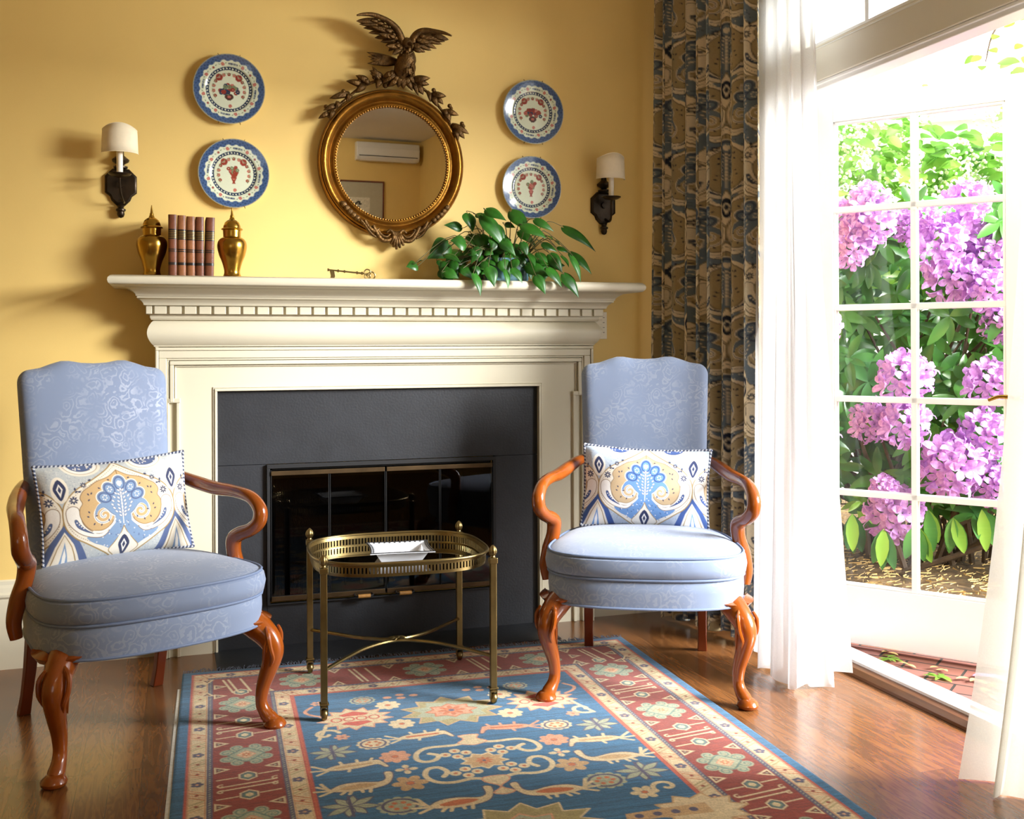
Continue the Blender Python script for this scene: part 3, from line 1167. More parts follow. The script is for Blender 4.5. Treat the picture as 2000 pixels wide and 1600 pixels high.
    for vv in (0.2005, RUG_L - 0.2005):
        for i in range(-1, 2):
            um = RUG_W / 2 + per * i
            medallion(c, um, vv, 0.105, 1)
        for i in (-1.5, -0.5, 0.5, 1.5):
            um = RUG_W / 2 + per * i
            for o_ in (-0.03, -0.012, 0.03):
                c.line([(um + o_ - 0.016, vv - 0.075), (um + o_ + 0.016, vv + 0.075)], 0.008, RC['cream'])
            for q in (-1, 1):
                tri(c, um + 0.10, vv + q * 0.091, 0.045, -q, 1)
                tri(c, um - 0.10, vv + q * 0.091, 0.045, -q, 1)
    # field
    C0 = RUG_W / 2
    star_petals(c, C0, 0.655, 0.168, 0.135, 11, RC['olive'], RC['tan'], 0.1)
    star_petals(c, C0, 0.655, 0.135, 0.105, 9, RC['sage'])
    star_petals(c, C0, 0.655, 0.085, 0.062, 8, RC['peach'], RC['orange'])
    flower(c, C0, 0.655, 0.045, RC['orange'], RC['violet'])
    for m in (-1, 1):
        X = lambda x: C0 + m * (C0 - x)
        m2 = -m
        star_petals(c, X(0.545), 0.645, 0.12, 0.10, 13, RC['cream'], RC['peach'], 0.2)
        for dy in (-0.052, 0.052):
            c.poly([(X(0.495), 0.645 + dy * 0.8), (X(0.545), 0.645 + dy * 1.3), (X(0.595), 0.645 + dy * 0.8), (X(0.58), 0.645 + dy * 0.5), (X(0.51), 0.645 + dy * 0.5)], '#c2503c')
        for du in (-0.06, -0.02, 0.02, 0.06):
            c.ell(X(0.545 + du), 0.645, 0.019, 0.02, '#c2503c')
            c.ell(X(0.545 + du), 0.645, 0.013, 0.014, RC['cream'])
        c.line(spiral(X(0.44), 0.76, 0.01, 0.042, 0.5, 0.9 * m2), 0.014, RC['cream'])
        c.line(smooth2([(X(0.42), 0.50), (X(0.395), 0.54), (X(0.41), 0.575), (X(0.445), 0.60)], 5), 0.012, RC['peach'])
        c.line(smooth2([(X(0.415), 0.80), (X(0.44), 0.72), (X(0.45), 0.68)], 5), 0.012, RC['cream'])
        flower(c, X(0.665), 0.548, 0.042, RC['cream'], RC['orange'], 8, 0.55)
        flower(c, X(0.68), 0.734, 0.042, RC['cream'], RC['orange'], 8, 0.55)
        for du, dv in ((-0.045, 0.0), (0, -0.016), (0, 0.016), (0.045, 0.0)):
            c.ell(X(0.72 + du), 0.472 + dv, 0.015, 0.012, RC['peach'])
        rosette(c, X(0.59), 0.478, 0.042, RC['sage'])
        flower(c, X(0.485), 0.795, 0.024, RC['peach'], RC['orange'], 6, 0.55)
        flower(c, X(0.44), 0.47, 0.022, RC['peach'], None, 6, 0.55)
        lizard(c, X(0.72), 0.851, 0.085, m2, RC['peach'] if m == 1 else RC['cream'], RC['orange'])
        rosette(c, X(0.569), 0.875, 0.048)
        vfan(c, X(0.445), 0.908, 0.062)
        lizard(c, X(0.487), 1.025, 0.088, m2, RC['cream'], RC['tan'])
        bird(c, X(0.483), 1.165, 0.085, m2, RC['cream'], RC['tan'])
        flower(c, X(0.615), 0.992, 0.046, RC['peach'], RC['orange'], 8, 0.55)
        flower(c, X(0.631), 1.092, 0.032, RC['cream'], RC['peach'], 4, 0.55)
        flower(c, X(0.625), 1.187, 0.05, RC['tan'], RC['orange'], 6, 0.55)
        rosette(c, X(0.574), 1.318, 0.058, RC['sage'])
        vfan(c, X(0.451), 1.285, 0.068)
        bird(c, X(0.722), 1.336, 0.088, m2, RC['cream'], RC['orange'])
        flower(c, X(0.50), 1.42, 0.04, RC['cream'], RC['orange'], 6, 0.55)
        # vine scrolls
        c.line(smooth2([(C0, 0.935), (X(0.80), 0.955), (X(0.72), 0.955), (X(0.682), 0.985), (X(0.672), 1.03), (X(0.69), 1.055), (X(0.722), 1.05), (X(0.738), 1.02), (X(0.715), 1.0)], 5), 0.016, RC['cream'])
        c.line(smooth2([(C0, 1.235), (X(0.80), 1.205), (X(0.74), 1.215), (X(0.695), 1.20), (X(0.674), 1.155), (X(0.688), 1.11), (X(0.72), 1.105), (X(0.738), 1.14), (X(0.722), 1.17)], 5), 0.016, RC['cream'])
        for (x, y) in ((0.758, 1.022), (0.79, 1.0), (0.82, 1.02), (0.79, 1.043)):
            for yy in (y, 2.19 - y - 0.01):
                c.ell(X(x), yy, 0.0165, 0.0165, RC['cream'], ring=None)
                c.ell(X(x), yy, 0.006, 0.006, RC['orange'])
        # lower palmettes
        star_petals(c, X(0.40), 1.56, 0.13, 0.10, 10, RC['cream'], RC['tan'])
        c.poly([(X(0.375), 1.52), (X(0.60), 1.53), (X(0.61), 1.57), (X(0.375), 1.58)], RC['tan'])
        for du in (0.42, 0.47, 0.52, 0.57):
            c.ell(X(du), 1.55, 0.012, 0.012, RC['violet'])
        c.line(spiral(X(0.43), 1.40, 0.008, 0.04, 2.0, 0.9 * m2), 0.014, RC['cream'])
        bird(c, X(0.5), 1.72, 0.085, m2, RC['cream'], RC['tan'])
        rosette(c, X(0.66), 1.66, 0.05)
    c.poly(smooth2([(C0 - 0.03, 0.885), (C0 + 0.03, 0.885), (C0 + 0.02, 0.915), (C0 + 0.045, 0.945), (C0 + 0.01, 0.965), (C0 - 0.01, 0.965), (C0 - 0.045, 0.945), (C0 - 0.02, 0.915)], 3, True), RC['cream'], edge=RC['peach'], ew=0.005)
    c.poly(smooth2([(C0 - 0.03, 1.205), (C0 + 0.03, 1.205), (C0 + 0.035, 1.235), (C0, 1.275), (C0 + 0.03, 1.31), (C0, 1.325), (C0 - 0.03, 1.31), (C0, 1.275), (C0 - 0.035, 1.235)], 3, True), RC['cream'], edge=RC['peach'], ew=0.005)
    star_petals(c, C0, 1.09, 0.07, 0.058, 9, RC['tan'], RC['cream'], 0.2)
    flower(c, C0, 1.09, 0.025, RC['orange'], RC['violet'])
    star_petals(c, C0, 1.53, 0.20, 0.14, 12, RC['olive'], RC['cream'], 0.1)
    star_petals(c, C0, 1.53, 0.11, 0.08, 8, RC['sage'], RC['peach'])
    flower(c, C0, 1.53, 0.05, RC['red'], RC['cream'])
    for y in (1.85, 2.05, 2.25):
        for x in (0.45, 0.6575, 0.8575, 1.0575, 1.265):
            rosette(c, x, y, 0.055) if (x + y) % 0.4 < 0.2 else vfan(c, x, y, 0.06)
    # wool texture
    c.noise(0.42, 1)
    c.noise(0.16, 2, 3)
    c.noise(0.10, 9)
    return c


def plate_cols(R, variant, nr=64, na=200):
    """painted plate: returns a grid of colours on rings r (0..1) and angles"""
    c = Canvas(2.04, 2.04, 0.012, '#d3dac0', -1.02, -1.02)
    wht, blue, deep, red, pink, grn = '#d6dcc4', '#3d5a84', '#23344f', '#8c332b', '#b5655a', '#6f7e5d'
    U, V = np.meshgrid(c.u, c.v)
    Rr = np.hypot(U, V)
    A = np.arctan2(V, U)
    sl = (slice(0, c.ny), slice(0, c.nx))
    wav = 0.80 + 0.022 * np.abs(np.sin(A * 8)) + 0.02 * np.sin(A * 24)
    c.put(sl, sm(wav - Rr, 0.02), blue)
    mott = (np.sin(A * 40) * np.sin(Rr * 60) > 0.2)
    c.put(sl, sm(wav + 0.02 - Rr, 0.02) * mott, deep, 0.6)
    c.put(sl, sm(0.975 - Rr, 0.01), '#9a9a86')
    # inner trellis ring
    c.put(sl, sm(np.abs(Rr - 0.60) - 0.045, 0.012), deep)
    dot = (np.abs(Rr - 0.60) < 0.018) & (np.sin(A * 44) > 0.2)
    c.put(sl, dot.astype(float), wht)
    # rim sprays
    for k in range(16):
        a = k * PI / 8 + 0.15
        x, y = 0.73 * math.cos(a), 0.73 * math.sin(a)
        if k % 4 == 0:
            for q in range(7):
                a2 = a + (q - 3) * 0.055
                c.ell(0.73 * math.cos(a2), 0.73 * math.sin(a2), 0.03, 0.018, '#5b6b86' if q % 2 else deep, rot=a2)
        else:
            flower(c, x, y, 0.05 if k % 2 else 0.035, red if k % 4 == 2 else pink, pink, 6, 0.9)
            for q in (-1, 1):
                leafy(c, 0.73 * math.cos(a + q * 0.09), 0.73 * math.sin(a + q * 0.09), 0.06, 0.014, a + q * 1.2, grn)
    # garland inside
    for k in range(13):
        a = -PI * 1.15 + k * PI * 1.3 / 12
        x, y = 0.43 * math.cos(a), -0.43 * math.sin(-a)
        big = k in (4, 8)
        flower(c, x, y, 0.10 if big else 0.05, red if big or k % 3 == 0 else pink, pink, 7, 0.9)
        leafy(c, x, y, 0.08, 0.015, a + 1.0, grn)
        leafy(c, x, y, 0.08, 0.015, a - 1.2, '#8a8f70')
    flower(c, 0.03, 0.47, 0.05, pink, red, 6, 0.9)
    # centre vase of flowers (v grows downwards)
    if variant == 0:
        c.ell(0, 0.21, 0.125, 0.09, '#4c2f2b')
        c.ell(0, 0.21, 0.05, 0.04, pink)
        c.poly([(-0.07, 0.27), (0.07, 0.27), (0.05, 0.31), (-0.05, 0.31)], '#4c2f2b')
        for i in range(34):
            a = random.uniform(-PI, 0)
            q = 0.24 * math.sqrt(random.random())
            flower(c, 1.1 * q * math.cos(a), 0.11 + q * math.sin(a), 0.06, random.choice([red, red, pink, grn, deep]), None, 6, 0.9)
    else:
        c.poly([(-0.09, 0.10), (0.09, 0.10), (0.03, 0.24), (0.05, 0.29), (-0.05, 0.29), (-0.03, 0.24)], red)
        c.ell(0, 0.14, 0.04, 0.04, pink)
        for i in range(26):
            a = random.uniform(-2.2, -0.9)
            q = random.uniform(0.0, 0.3)
            flower(c, q * math.cos(a) * 0.9, 0.10 + q * math.sin(a), 0.055, random.choice([red, pink, red, grn]), None, 6, 0.9)
    c.noise(0.05)
    return c


def sample(c, U, V):
    i = np.clip(((U - c.u[0]) / c.step).round().astype(int), 0, c.nx - 1)
    j = np.clip(((V - c.v[0]) / c.step).round().astype(int), 0, c.ny - 1)
    return c.c[j, i]

# ================================================================== THE ROOM
XR = 2.38          # inner face of the door wall
XL, YN, ZC = -2.2, -5.5, 2.80
struct('floor', MB().box(XL - 0.1, XR, YN - 0.1, 0.12, -0.08, 0.0), 'floor', smooth=False)
struct('ceiling', MB().box(XL - 0.1, XR + 0.12, YN - 0.1, 0.12, ZC, ZC + 0.12), 'ceil', smooth=False)
wfar = MB()
wfar.box(XL - 0.1, 0.372, 0.0, 0.5, -0.08, ZC).box(1.298, XR + 0.12, 0.0, 0.5, -0.08, ZC)
wfar.box(0.372, 1.298, 0.0, 0.5, -0.08, 0.175).box(0.372, 1.298, 0.0, 0.5, 0.715, ZC).box(0.372, 1.298, 0.42, 0.5, 0.175, 0.715)
struct('wall_far', wfar, 'wall', smooth=False)
struct('wall_left', MB().box(XL - 0.12, XL, YN, 0.0, 0, ZC), 'wall', smooth=False)
# near wall, behind the camera, with an added fill window opening x -1.8..-0.5, z 0.75..2.25
nw = MB()
nw.box(XL - 0.1, -1.8, YN - 0.12, YN, 0, ZC).box(-0.5, XR + 0.12, YN - 0.12, YN, 0, ZC)
nw.box(-1.8, -0.5, YN - 0.12, YN, 0, 0.75).box(-1.8, -0.5, YN - 0.12, YN, 2.25, ZC)
struct('wall_near', nw, 'wall', smooth=False)
# door wall with the french door opening y -0.60..-2.48, z 0..2.33 and the transom above
Y0, Y1 = -0.60, -2.48
rwb = MB()
rwb.box(XR, XR + 0.12, Y0, 0.0, 0, ZC).box(XR, XR + 0.12, YN, Y1, 0, ZC)
rwb.box(XR, XR + 0.12, Y1, Y0, 2.66, ZC)
struct('wall_right', rwb, 'wall', smooth=False)

# baseboards: plain board with a moulded cap
prof = [(0, 0), (-0.022, 0), (-0.022, 0.262), (-0.028, 0.270), (-0.028, 0.278), (-0.020, 0.286), (-0.016, 0.302), (-0.010, 0.312), (-0.008, 0.325), (0, 0.330)]
bb = MB().prism([(y, z) for y, z in prof], 'x', XL, -0.062)
bb.prism([(y, z) for y, z in prof], 'x', 1.752, XR)
struct('baseboard_far', bb, 'cream', smooth=False)
bl = MB().prism([(XR + y, z) for y, z in prof], 'y', Y0 + 0.09, 0.0)
struct('baseboard_right', bl, 'cream', smooth=False)

# french door frame: jamb, header, casing, transom
fr = MB()
fr.box(XR - 0.018, XR, Y0, Y0 + 0.09, 0, 2.74)          # casing far side
fr.box(XR, XR + 0.12, Y0 - 0.03, Y0, 0.03, 2.66)
fr.box(XR - 0.018, XR, Y1 - 0.09, Y1, 0, 2.74)
fr.box(XR, XR + 0.12, Y1, Y1 + 0.03, 0.03, 2.66)
fr.box(XR - 0.018, XR, Y1 - 0.09, Y0 + 0.09, 2.66, 2.76)
struct('trim_1', fr, 'trim', smooth=False, bevel=0.004)
hd = MB()
hd.box(XR + 0.02, XR + 0.11, Y1 + 0.03, Y0 - 0.03, 2.225, 2.352)
hd.box(XR + 0.012, XR + 0.02, Y1 + 0.03, Y0 - 0.03, 2.352, 2.362)
struct('trim_2', hd, 'trim', smooth=False, bevel=0.004)
st = MB()
st.box(XR + 0.035, XR + 0.115, Y1 + 0.03, Y0 - 0.03, 2.196, 2.2245)
st.box(XR + 0.025, XR + 0.036, Y1 + 0.03, Y0 - 0.03, 2.212, 2.2245)
struct('trim_3', st, 'white', smooth=False, bevel=0.003)

w2 = struct('window_2')
tf = MB()
ty0, ty1 = Y0 - 0.03, Y1 + 0.03
tf.box(XR + 0.04, XR + 0.08, ty1, ty0, 2.353, 2.385)
tf.box(XR + 0.04, XR + 0.08, ty1, ty0, 2.605, 2.66)
for y in (-0.716, -1.062, -1.406, -1.75, -2.094, -2.42):
    tf.box(XR + 0.045, XR + 0.075, y - 0.0115, y + 0.0115, 2.37, 2.62)
obj('window_frame', tf, 'white', w2, smooth=False, bevel=0.003)
obj('window_pane', MB().box(XR + 0.058, XR + 0.062, ty1, ty0, 2.37, 2.63), 'glass', w2, smooth=False)

# unseen window behind the camera, added to bring in fill light
w1 = struct('fill_window_1')
wf = MB()
wf.box(-1.8, -0.5, YN - 0.08, YN - 0.02, 0.75, 0.80).box(-1.8, -0.5, YN - 0.08, YN - 0.02, 2.20, 2.25)
wf.box(-1.8, -1.75, YN - 0.08, YN - 0.02, 0.8, 2.2).box(-0.55, -0.5, YN - 0.08, YN - 0.02, 0.8, 2.2)
wf.box(-1.75, -0.55, YN - 0.07, YN - 0.03, 1.47, 1.52)
wf.box(-1.17, -1.13, YN - 0.07, YN - 0.03, 0.8, 2.2)
obj('window_frame', wf, 'white', w1, smooth=False, bevel=0.004)
obj('window_pane', MB().box(-1.75, -0.55, YN - 0.052, YN - 0.048, 0.8, 2.2), 'glass', w1, smooth=False)

# threshold: oak nosing and white sill with its track
struct('trim_4', MB().prism([(2.335, 0.001), (2.335, 0.012), (2.352, 0.026), (XR, 0.030), (XR, 0.001)], 'y', Y1, Y0), 'oak', smooth=False)
sl = MB()
sl.prism([(XR, 0.0), (XR, 0.040), (2.412, 0.042), (2.416, 0.028), (2.424, 0.028), (2.428, 0.044), (2.485, 0.034), (2.50, 0.012), (2.50, 0.0)], 'y', Y1, Y0)
struct('trim_5', sl, 'white', smooth=False)

# french door leaf, swung outwards
P0 = Vector((2.578, -0.719, 0))
ang = math.radians(36.5)
dx = Vector((math.sin(ang), -math.cos(ang), 0))
d1 = struct('door_1', loc=(P0.x - dx.x * 0.14, P0.y - dx.y * 0.14, 0))
d1.rotation_euler = (0, 0, math.atan2(dx.y, dx.x))
# local x runs along the leaf from the hinge, z up
S0 = 0.14
lf = MB()
gl, gm, gr = S0 - 0.044, S0 + 0.267, S0 + 0.594
lf.box(0, gl, -0.022, 0.022, 0.008, 2.185).box(gr, gr + 0.105, -0.022, 0.022, 0.008, 2.185)
lf.box(gl, gr, -0.022, 0.022, 0.008, 0.236).box(gl, gr, -0.022, 0.022, 2.092, 2.185)
obj('door_leaf', lf, 'white', d1, smooth=False, bevel=0.003)
mu = MB()
mu.box(gm - 0.012, gm + 0.012, -0.018, 0.018, 0.236, 2.092)
for z in (1.738, 1.346, 0.981, 0.606):
    mu.box(gl, gr, -0.018, 0.018, z - 0.012, z + 0.012)
for (a, b, c_, d_) in ((gl, gl + 0.010, 0.236, 2.092), (gr - 0.010, gr, 0.236, 2.092), (gl, gr, 0.236, 0.246), (gl, gr, 2.082, 2.092)):
    mu.box(a, b, -0.017, 0.017, c_, d_)
obj('glazing_bars', mu, 'white', d1, smooth=False, bevel=0.003)
obj('pane', MB().box(gl, gr, -0.002, 0.002, 0.24, 2.088), 'glass', d1, smooth=False)
hn = MB()
hc = gr + 0.052
hn.lathe([(0.026, -0.030), (0.026, -0.022)], (hc, 0, 1.0), axis='y', seg=20)
hn.tube([(hc, -0.02, 1.0), (hc, -0.058, 1.0), (hc - 0.03, -0.064, 1.005), (hc - 0.07, -0.062, 1.005), (hc - 0.105, -0.058, 0.992)], [0.009, 0.009, 0.008, 0.007, 0.006], 10, 5)
obj('door_handle', hn, 'brassbright', d1, label='brass lever handle')
for z in (0.25, 1.1, 1.95):
    obj('hinge', MB().tube([(-0.008, -0.012, z - 0.05), (-0.008, -0.012, z + 0.05)], 0.008, 10), 'brass', d1)

# ================================================================== FIREPLACE
FX0, FX1 = -0.058, 1.748       # outer edges of the legs
MX = (FX0 + FX1) / 2


def mitred(mb, prof, x0, x1, back=0.0):
    """run a moulding profile (projection, z) round the front and two returns"""
    rg = []
    for (p, z) in prof:
        rg.append([(x0 - p, back, z), (x0 - p, -p, z), (x1 + p, -p, z), (x1 + p, back, z)])
    n = len(prof)
    vs = [q for r in rg for q in r]
    fs = []
    for i in range(n - 1):
        for j in range(3):
            fs.append((i * 4 + j, (i + 1) * 4 + j, (i + 1) * 4 + j + 1, i * 4 + j + 1))
    fs.append((0, 1, 2, 3))
    fs.append(tuple((n - 1) * 4 + k for k in (3, 2, 1, 0)))
    return mb.add(vs, fs)


mt = thing('mantelpiece', 'cream painted wooden mantelpiece with dentil moulding around the fireplace', 'mantelpiece', (0, 0, 0))
# projections measured from the body lines x0,x1 at the wall plane
bx0, bx1 = 0.10, 1.59
sh = MB()
mitred(sh, [(0.30, 1.422), (0.308, 1.424), (0.316, 1.432), (0.319, 1.442), (0.316, 1.452), (0.308, 1.460), (0.30, 1.462)], bx0, bx1)
for v in range(len(sh.v)):
    x, y, z = sh.v[v]
    sh.v[v] = (x, max(y, -0.255 - (abs(y) - 0.30)) if y < -0.2 else y, z)
obj('mantel_shelf', sh, 'cream', mt, smooth=True, angle=50)
cr = MB()
cp = []
for i in range(9):      # cyma below the shelf
    t = i / 8
    cp.append((0.175 + 0.065 * (1 - math.cos(t * PI / 2)) + 0.012 * t, 1.368 + 0.046 * math.sin(t * PI / 2)))
cp = [(0.188, 1.353), (0.190, 1.360), (0.205, 1.362), (0.210, 1.366)] + [(0.212 + 0.045 * (t / 6) ** 1.8, 1.368 + 0.050 * (t / 6)) for t in range(7)] + [(0.262, 1.4215)]
low = [(0.170, 1.352)]


def my(y, x):
    return y


def mantel_run(prof, name, depthk):
    """profile of (side projection, front projection, z)"""
    mb = MB()
    rg = []
    n = len(prof)
    for (ps, pf, z) in prof:
        rg.append([(bx0 - ps, 0, z), (bx0 - ps, -pf, z), (bx1 + ps, -pf, z), (bx1 + ps, 0, z)])
    vs = [q for r in rg for q in r]
    fs = []
    for i in range(n - 1):
        for j in range(3):
            fs.append((i * 4 + j, i * 4 + j + 1, (i + 1) * 4 + j + 1, (i + 1) * 4 + j))
    fs.append((3, 2, 1, 0))
    fs.append(tuple((n - 1) * 4 + k for k in (0, 1, 2, 3)))
    mb.add(vs, fs)
    return obj(name, mb, 'cream', mt, smooth=True, angle=35)


def curve(p0, p1, z0, z1, n, f):
    return [(p0[0] + (p1[0] - p0[0]) * f(i / n), p0[1] + (p1[1] - p0[1]) * f(i / n), z0 + (z1 - z0) * i / n) for i in range(n + 1)]


cyma = lambda t: t * t
mantel_run([(0.192, 0.125, 1.3535), (0.196, 0.129, 1.356)] + curve((0.198, 0.131), (0.216, 0.150), 1.357, 1.380, 6, cyma) + [(0.221, 0.156, 1.382), (0.221, 0.156, 1.389)] + curve((0.225, 0.160), (0.262, 0.205), 1.390, 1.4215, 8, cyma), 'crown_moulding', 1)
# dentil course
dn = MB()
dn.box(bx0 - 0.183, bx1 + 0.183, -0.112, 0, 1.322, 1.353)
nd = 34
xa, xb = bx0 - 0.190, bx1 + 0.190
pitch = (xb - xa - 0.024) / nd
for i in range(nd):
    x = xa + 0.024 + 0.006 + i * pitch
    dn.box(x, x + pitch - 0.010, -0.124, -0.111, 1.3235, 1.3525)
dn.box(xa, xa + 0.022, -0.124, -0.111, 1.3235, 1.3525)
for xs, xe in ((xa - 0.0, xa + 0.008), (xb - 0.008, xb)):
    for k in range(3):
        dn.box(xs, xe, -0.110 + k * 0.037, -0.083 + k * 0.037, 1.3235, 1.3525)
obj('dentil_moulding', dn, 'cream', mt, smooth=False, bevel=0.0015)
# pulvinated (cushion) frieze
fz = [(0.160, 0.075, 1.198), (0.163, 0.078, 1.2)]
for i in range(13):
    t = i / 12
    b_ = math.sin(PI * t) ** 0.8
    fz.append((0.163 + 0.024 * b_, 0.078 + 0.028 * b_, 1.203 + 0.097 * t))
fz += [(0.165, 0.082, 1.301), (0.172, 0.092, 1.302), (0.176, 0.098, 1.310), (0.176, 0.098, 1.3215)]
mantel_run(fz, 'frieze', 1)
# legs and lintel with moulded edge (eared architrave)
X0, X1, ZT = bx0 - 0.158, bx1 + 0.158, 1.198
IX0, IX1, IZ = 0.171, 1.503, 1.024
ar = MB()
ar.box(X0, X0 + 0.012, -0.075, 0, 0, ZT).box(X1 - 0.012, X1, -0.075, 0, 0, ZT)
ar.box(X0 + 0.012, IX0, -0.052, 0, 0, ZT).box(IX1, X1 - 0.012, -0.052, 0, 0, ZT).box(IX0, IX1, -0.052, 0, IZ, ZT)
obj('surround_board', ar, 'cream', mt, smooth=False)
# stepped backband running along the top and down to the ears
bk = MB()
steps = [(0.0, 0.080, 0.012), (0.012, 0.074, 0.030), (0.042, 0.068, 0.008), (0.052, 0.072, 0.016), (0.070, 0.060, 0.006)]
for (o_, pr, w) in steps:
    z1 = ZT - 0.002 - o_
    bk.box(X0 + o_, X1 - o_, -pr, -0.045, z1 - w, z1)
    for (xa_, xb_) in ((X0 + o_, X0 + o_ + w), (X1 - o_ - w, X1 - o_)):
        zb = 0.0 if o_ < 0.05 else 0.985
        bk.box(xa_, xb_, -pr, -0.045, 0.0 if o_ < 0.02 else zb, z1 - w)
for s_, xe in ((1, X0), (-1, X1)):
    a, b = sorted((xe + s_ * 0.046, xe + s_ * 0.092))
    bk.box(a, b, -0.070, -0.045, 0.982, 1.000)
    a, b = sorted((xe + s_ * 0.076, xe + s_ * 0.090))
    bk.box(a, b, -0.066, -0.045, 0.0, 0.985)
obj('architrave_moulding', bk, 'cream', mt, smooth=False, bevel=0.003)
ib = MB()
for (o_, pr, w) in ((0.0, 0.060, 0.010), (0.012, 0.056, 0.005)):
    ib.box(IX0 - o_ - w, IX1 + o_ + w, -pr, -0.045, IZ + o_, IZ + o_ + w)
    ib.box(IX0 - o_ - w, IX0 - o_, -pr, -0.045, 0, IZ + o_).box(IX1 + o_, IX1 + o_ + w, -pr, -0.045, 0, IZ + o_)
obj('inner_bead', ib, 'cream', mt, smooth=False, bevel=0.002)

# slate surround
sr = thing('fireplace_surround', 'dark honed slate slabs framing the firebox inside the cream mantelpiece', 'fireplace surround', (0, 0, 0))
OX0, OX1, OZ0, OZ1 = 0.360, 1.312, 0.168, 0.728
obj('slate_slab', MB().box(IX0, IX1, -0.035, 0, OZ1 + 0.0015, IZ), 'slate', sr, smooth=False, bevel=0.001)
obj('slate_slab', MB().box(IX0, OX0, -0.035, 0, 0, OZ1), 'slate', sr, smooth=False, bevel=0.001)
obj('slate_slab', MB().box(OX1, IX1, -0.035, 0, 0, OZ1), 'slate', sr, smooth=False, bevel=0.001)
obj('slate_slab', MB().box(OX0 + 0.0015, OX1 - 0.0015, -0.035, 0, 0, OZ0 - 0.0015), 'slate', sr, smooth=False, bevel=0.001)
hs = obj('hearth', MB().box(0.158, 1.512, -0.29, -0.036, 0.0, 0.004), 'slate', smooth=False)
tag(hs, 'flat black slate hearth slab set in the floor under the table', 'hearth')

# fireplace glass doors
fd = thing('fireplace_doors', 'black folding glass fireplace doors with brass strips and wooden pulls', 'fireplace doors', (0, 0, 0))
fb = MB()
fb.box(OX0 + 0.0, OX1 - 0.0, -0.050, -0.034, OZ1 - 0.016, OZ1)
fb.box(OX0, OX0 + 0.012, -0.050, -0.034, OZ0, OZ1 - 0.016).box(OX1 - 0.014, OX1, -0.050, -0.034, OZ0, OZ1 - 0.016)
fb.box(OX0 + 0.012, OX1 - 0.014, -0.050, -0.034, OZ0, OZ0 + 0.006)
obj('iron_frame', fb, 'iron', fd, smooth=False, bevel=0.001)
px = [OX0 + 0.014, OX0 + 0.247, OX0 + 0.4765, OX0 + 0.706, OX1 - 0.016]
for k in range(4):
    a, b = px[k] + 0.002, px[k + 1] - 0.002
    p = obj('door_panel', MB().box(a, a + 0.002, -0.053, -0.046, 0.203, 0.684).box(b - 0.002, b, -0.053, -0.046, 0.203, 0.684).box(a + 0.002, b - 0.002, -0.053, -0.052, 0.203, 0.205), 'iron', fd, smooth=False)
    obj('glass_pane', MB().box(a + 0.0025, b - 0.0025, -0.051, -0.048, 0.2055, 0.684), 'fireglass', p, smooth=False)
for (a, b) in ((px[0] + 0.002, px[2] - 0.004), (px[2] + 0.004, px[4] - 0.002)):
    obj('brass_strip', MB().box(a, b, -0.056, -0.044, 0.684, 0.702), 'darkbrass', fd, smooth=False, bevel=0.0015)
    obj('brass_strip', MB().box(a, b, -0.056, -0.044, 0.184, 0.203), 'darkbrass', fd, smooth=False, bevel=0.0015)
for hx_ in (px[2] - 0.095, px[2] + 0.075):
    h = obj('door_pull', MB().tube([(hx_ - 0.035, -0.056, 0.190), (hx_ - 0.032, -0.082, 0.186), (hx_ + 0.032, -0.082, 0.186), (hx_ + 0.035, -0.056, 0.190)], 0.0035, 8, 4), 'iron', fd)
    obj('grip', MB().tube([(hx_ - 0.025, -0.084, 0.186), (hx_ + 0.025, -0.084, 0.186)], 0.008, 12), 'roller', h)
# firebox behind the glass, recessed into the wall
fx = thing('firebox', 'dark metal firebox lined with mesh behind the fireplace glass', 'firebox', (0, 0, 0))
bxm = MB()
a, b, c_, d_ = 0.376, 1.294, 0.180, 0.710
bxm.box(a, a + 0.006, -0.03, 0.41, c_, d_).box(b - 0.006, b, -0.03, 0.41, c_, d_)
bxm.box(a, b, 0.404, 0.41, c_, d_).box(a, b, -0.03, 0.41, c_, c_ + 0.006).box(a, b, -0.03, 0.41, d_ - 0.006, d_)
obj('firebox_liner', bxm, 'iron', fx, smooth=False)
fl_ = MB()
for k in range(46):
    x = 0.40 + 0.004 * k
    fl_.tube([(x, -0.012 + 0.004 * math.sin(k * 1.3), 0.19), (x, -0.012 + 0.004 * math.sin(k * 1.3), 0.66)], 0.0013, 4)
obj('mesh_curtain', fl_, 'mesh', fx)
gr_ = MB()
for k in range(7):
    gr_.tube([(0.62 + k * 0.07, 0.08, 0.20), (0.62 + k * 0.07, 0.10, 0.225), (0.62 + k * 0.07, 0.30, 0.225)], 0.006, 8)
gr_.tube([(0.58, 0.1, 0.22), (1.08, 0.1, 0.22)], 0.006, 8).tube([(0.58, 0.28, 0.22), (1.08, 0.28, 0.22)], 0.006, 8)
obj('grate', gr_, 'iron', fx)
for (p0, p1, r) in (((0.60, 0.14, 0.275), (1.05, 0.18, 0.285), 0.042), ((0.66, 0.25, 0.285), (1.0, 0.24, 0.30), 0.048), ((0.70, 0.20, 0.36), (0.98, 0.16, 0.375), 0.036)):
    P = [Vector(p0).lerp(Vector(p1), t / 5) + Vector((0, 0, 0.008 * math.sin(t * 2))) for t in range(6)]
    lg = obj('gas_log', MB().tube(P, [r * (0.9 + 0.15 * math.sin(t * 3 + r * 90)) for t in range(6)], 12, 3), 'log')
    tag(lg, {0.042: 'charred gas log at the front of the dark firebox', 0.048: 'thick charred gas log at the back of the firebox', 0.036: 'thin gas log lying on top of the other logs'}[r], 'log', 'gas logs on the fireplace grate')

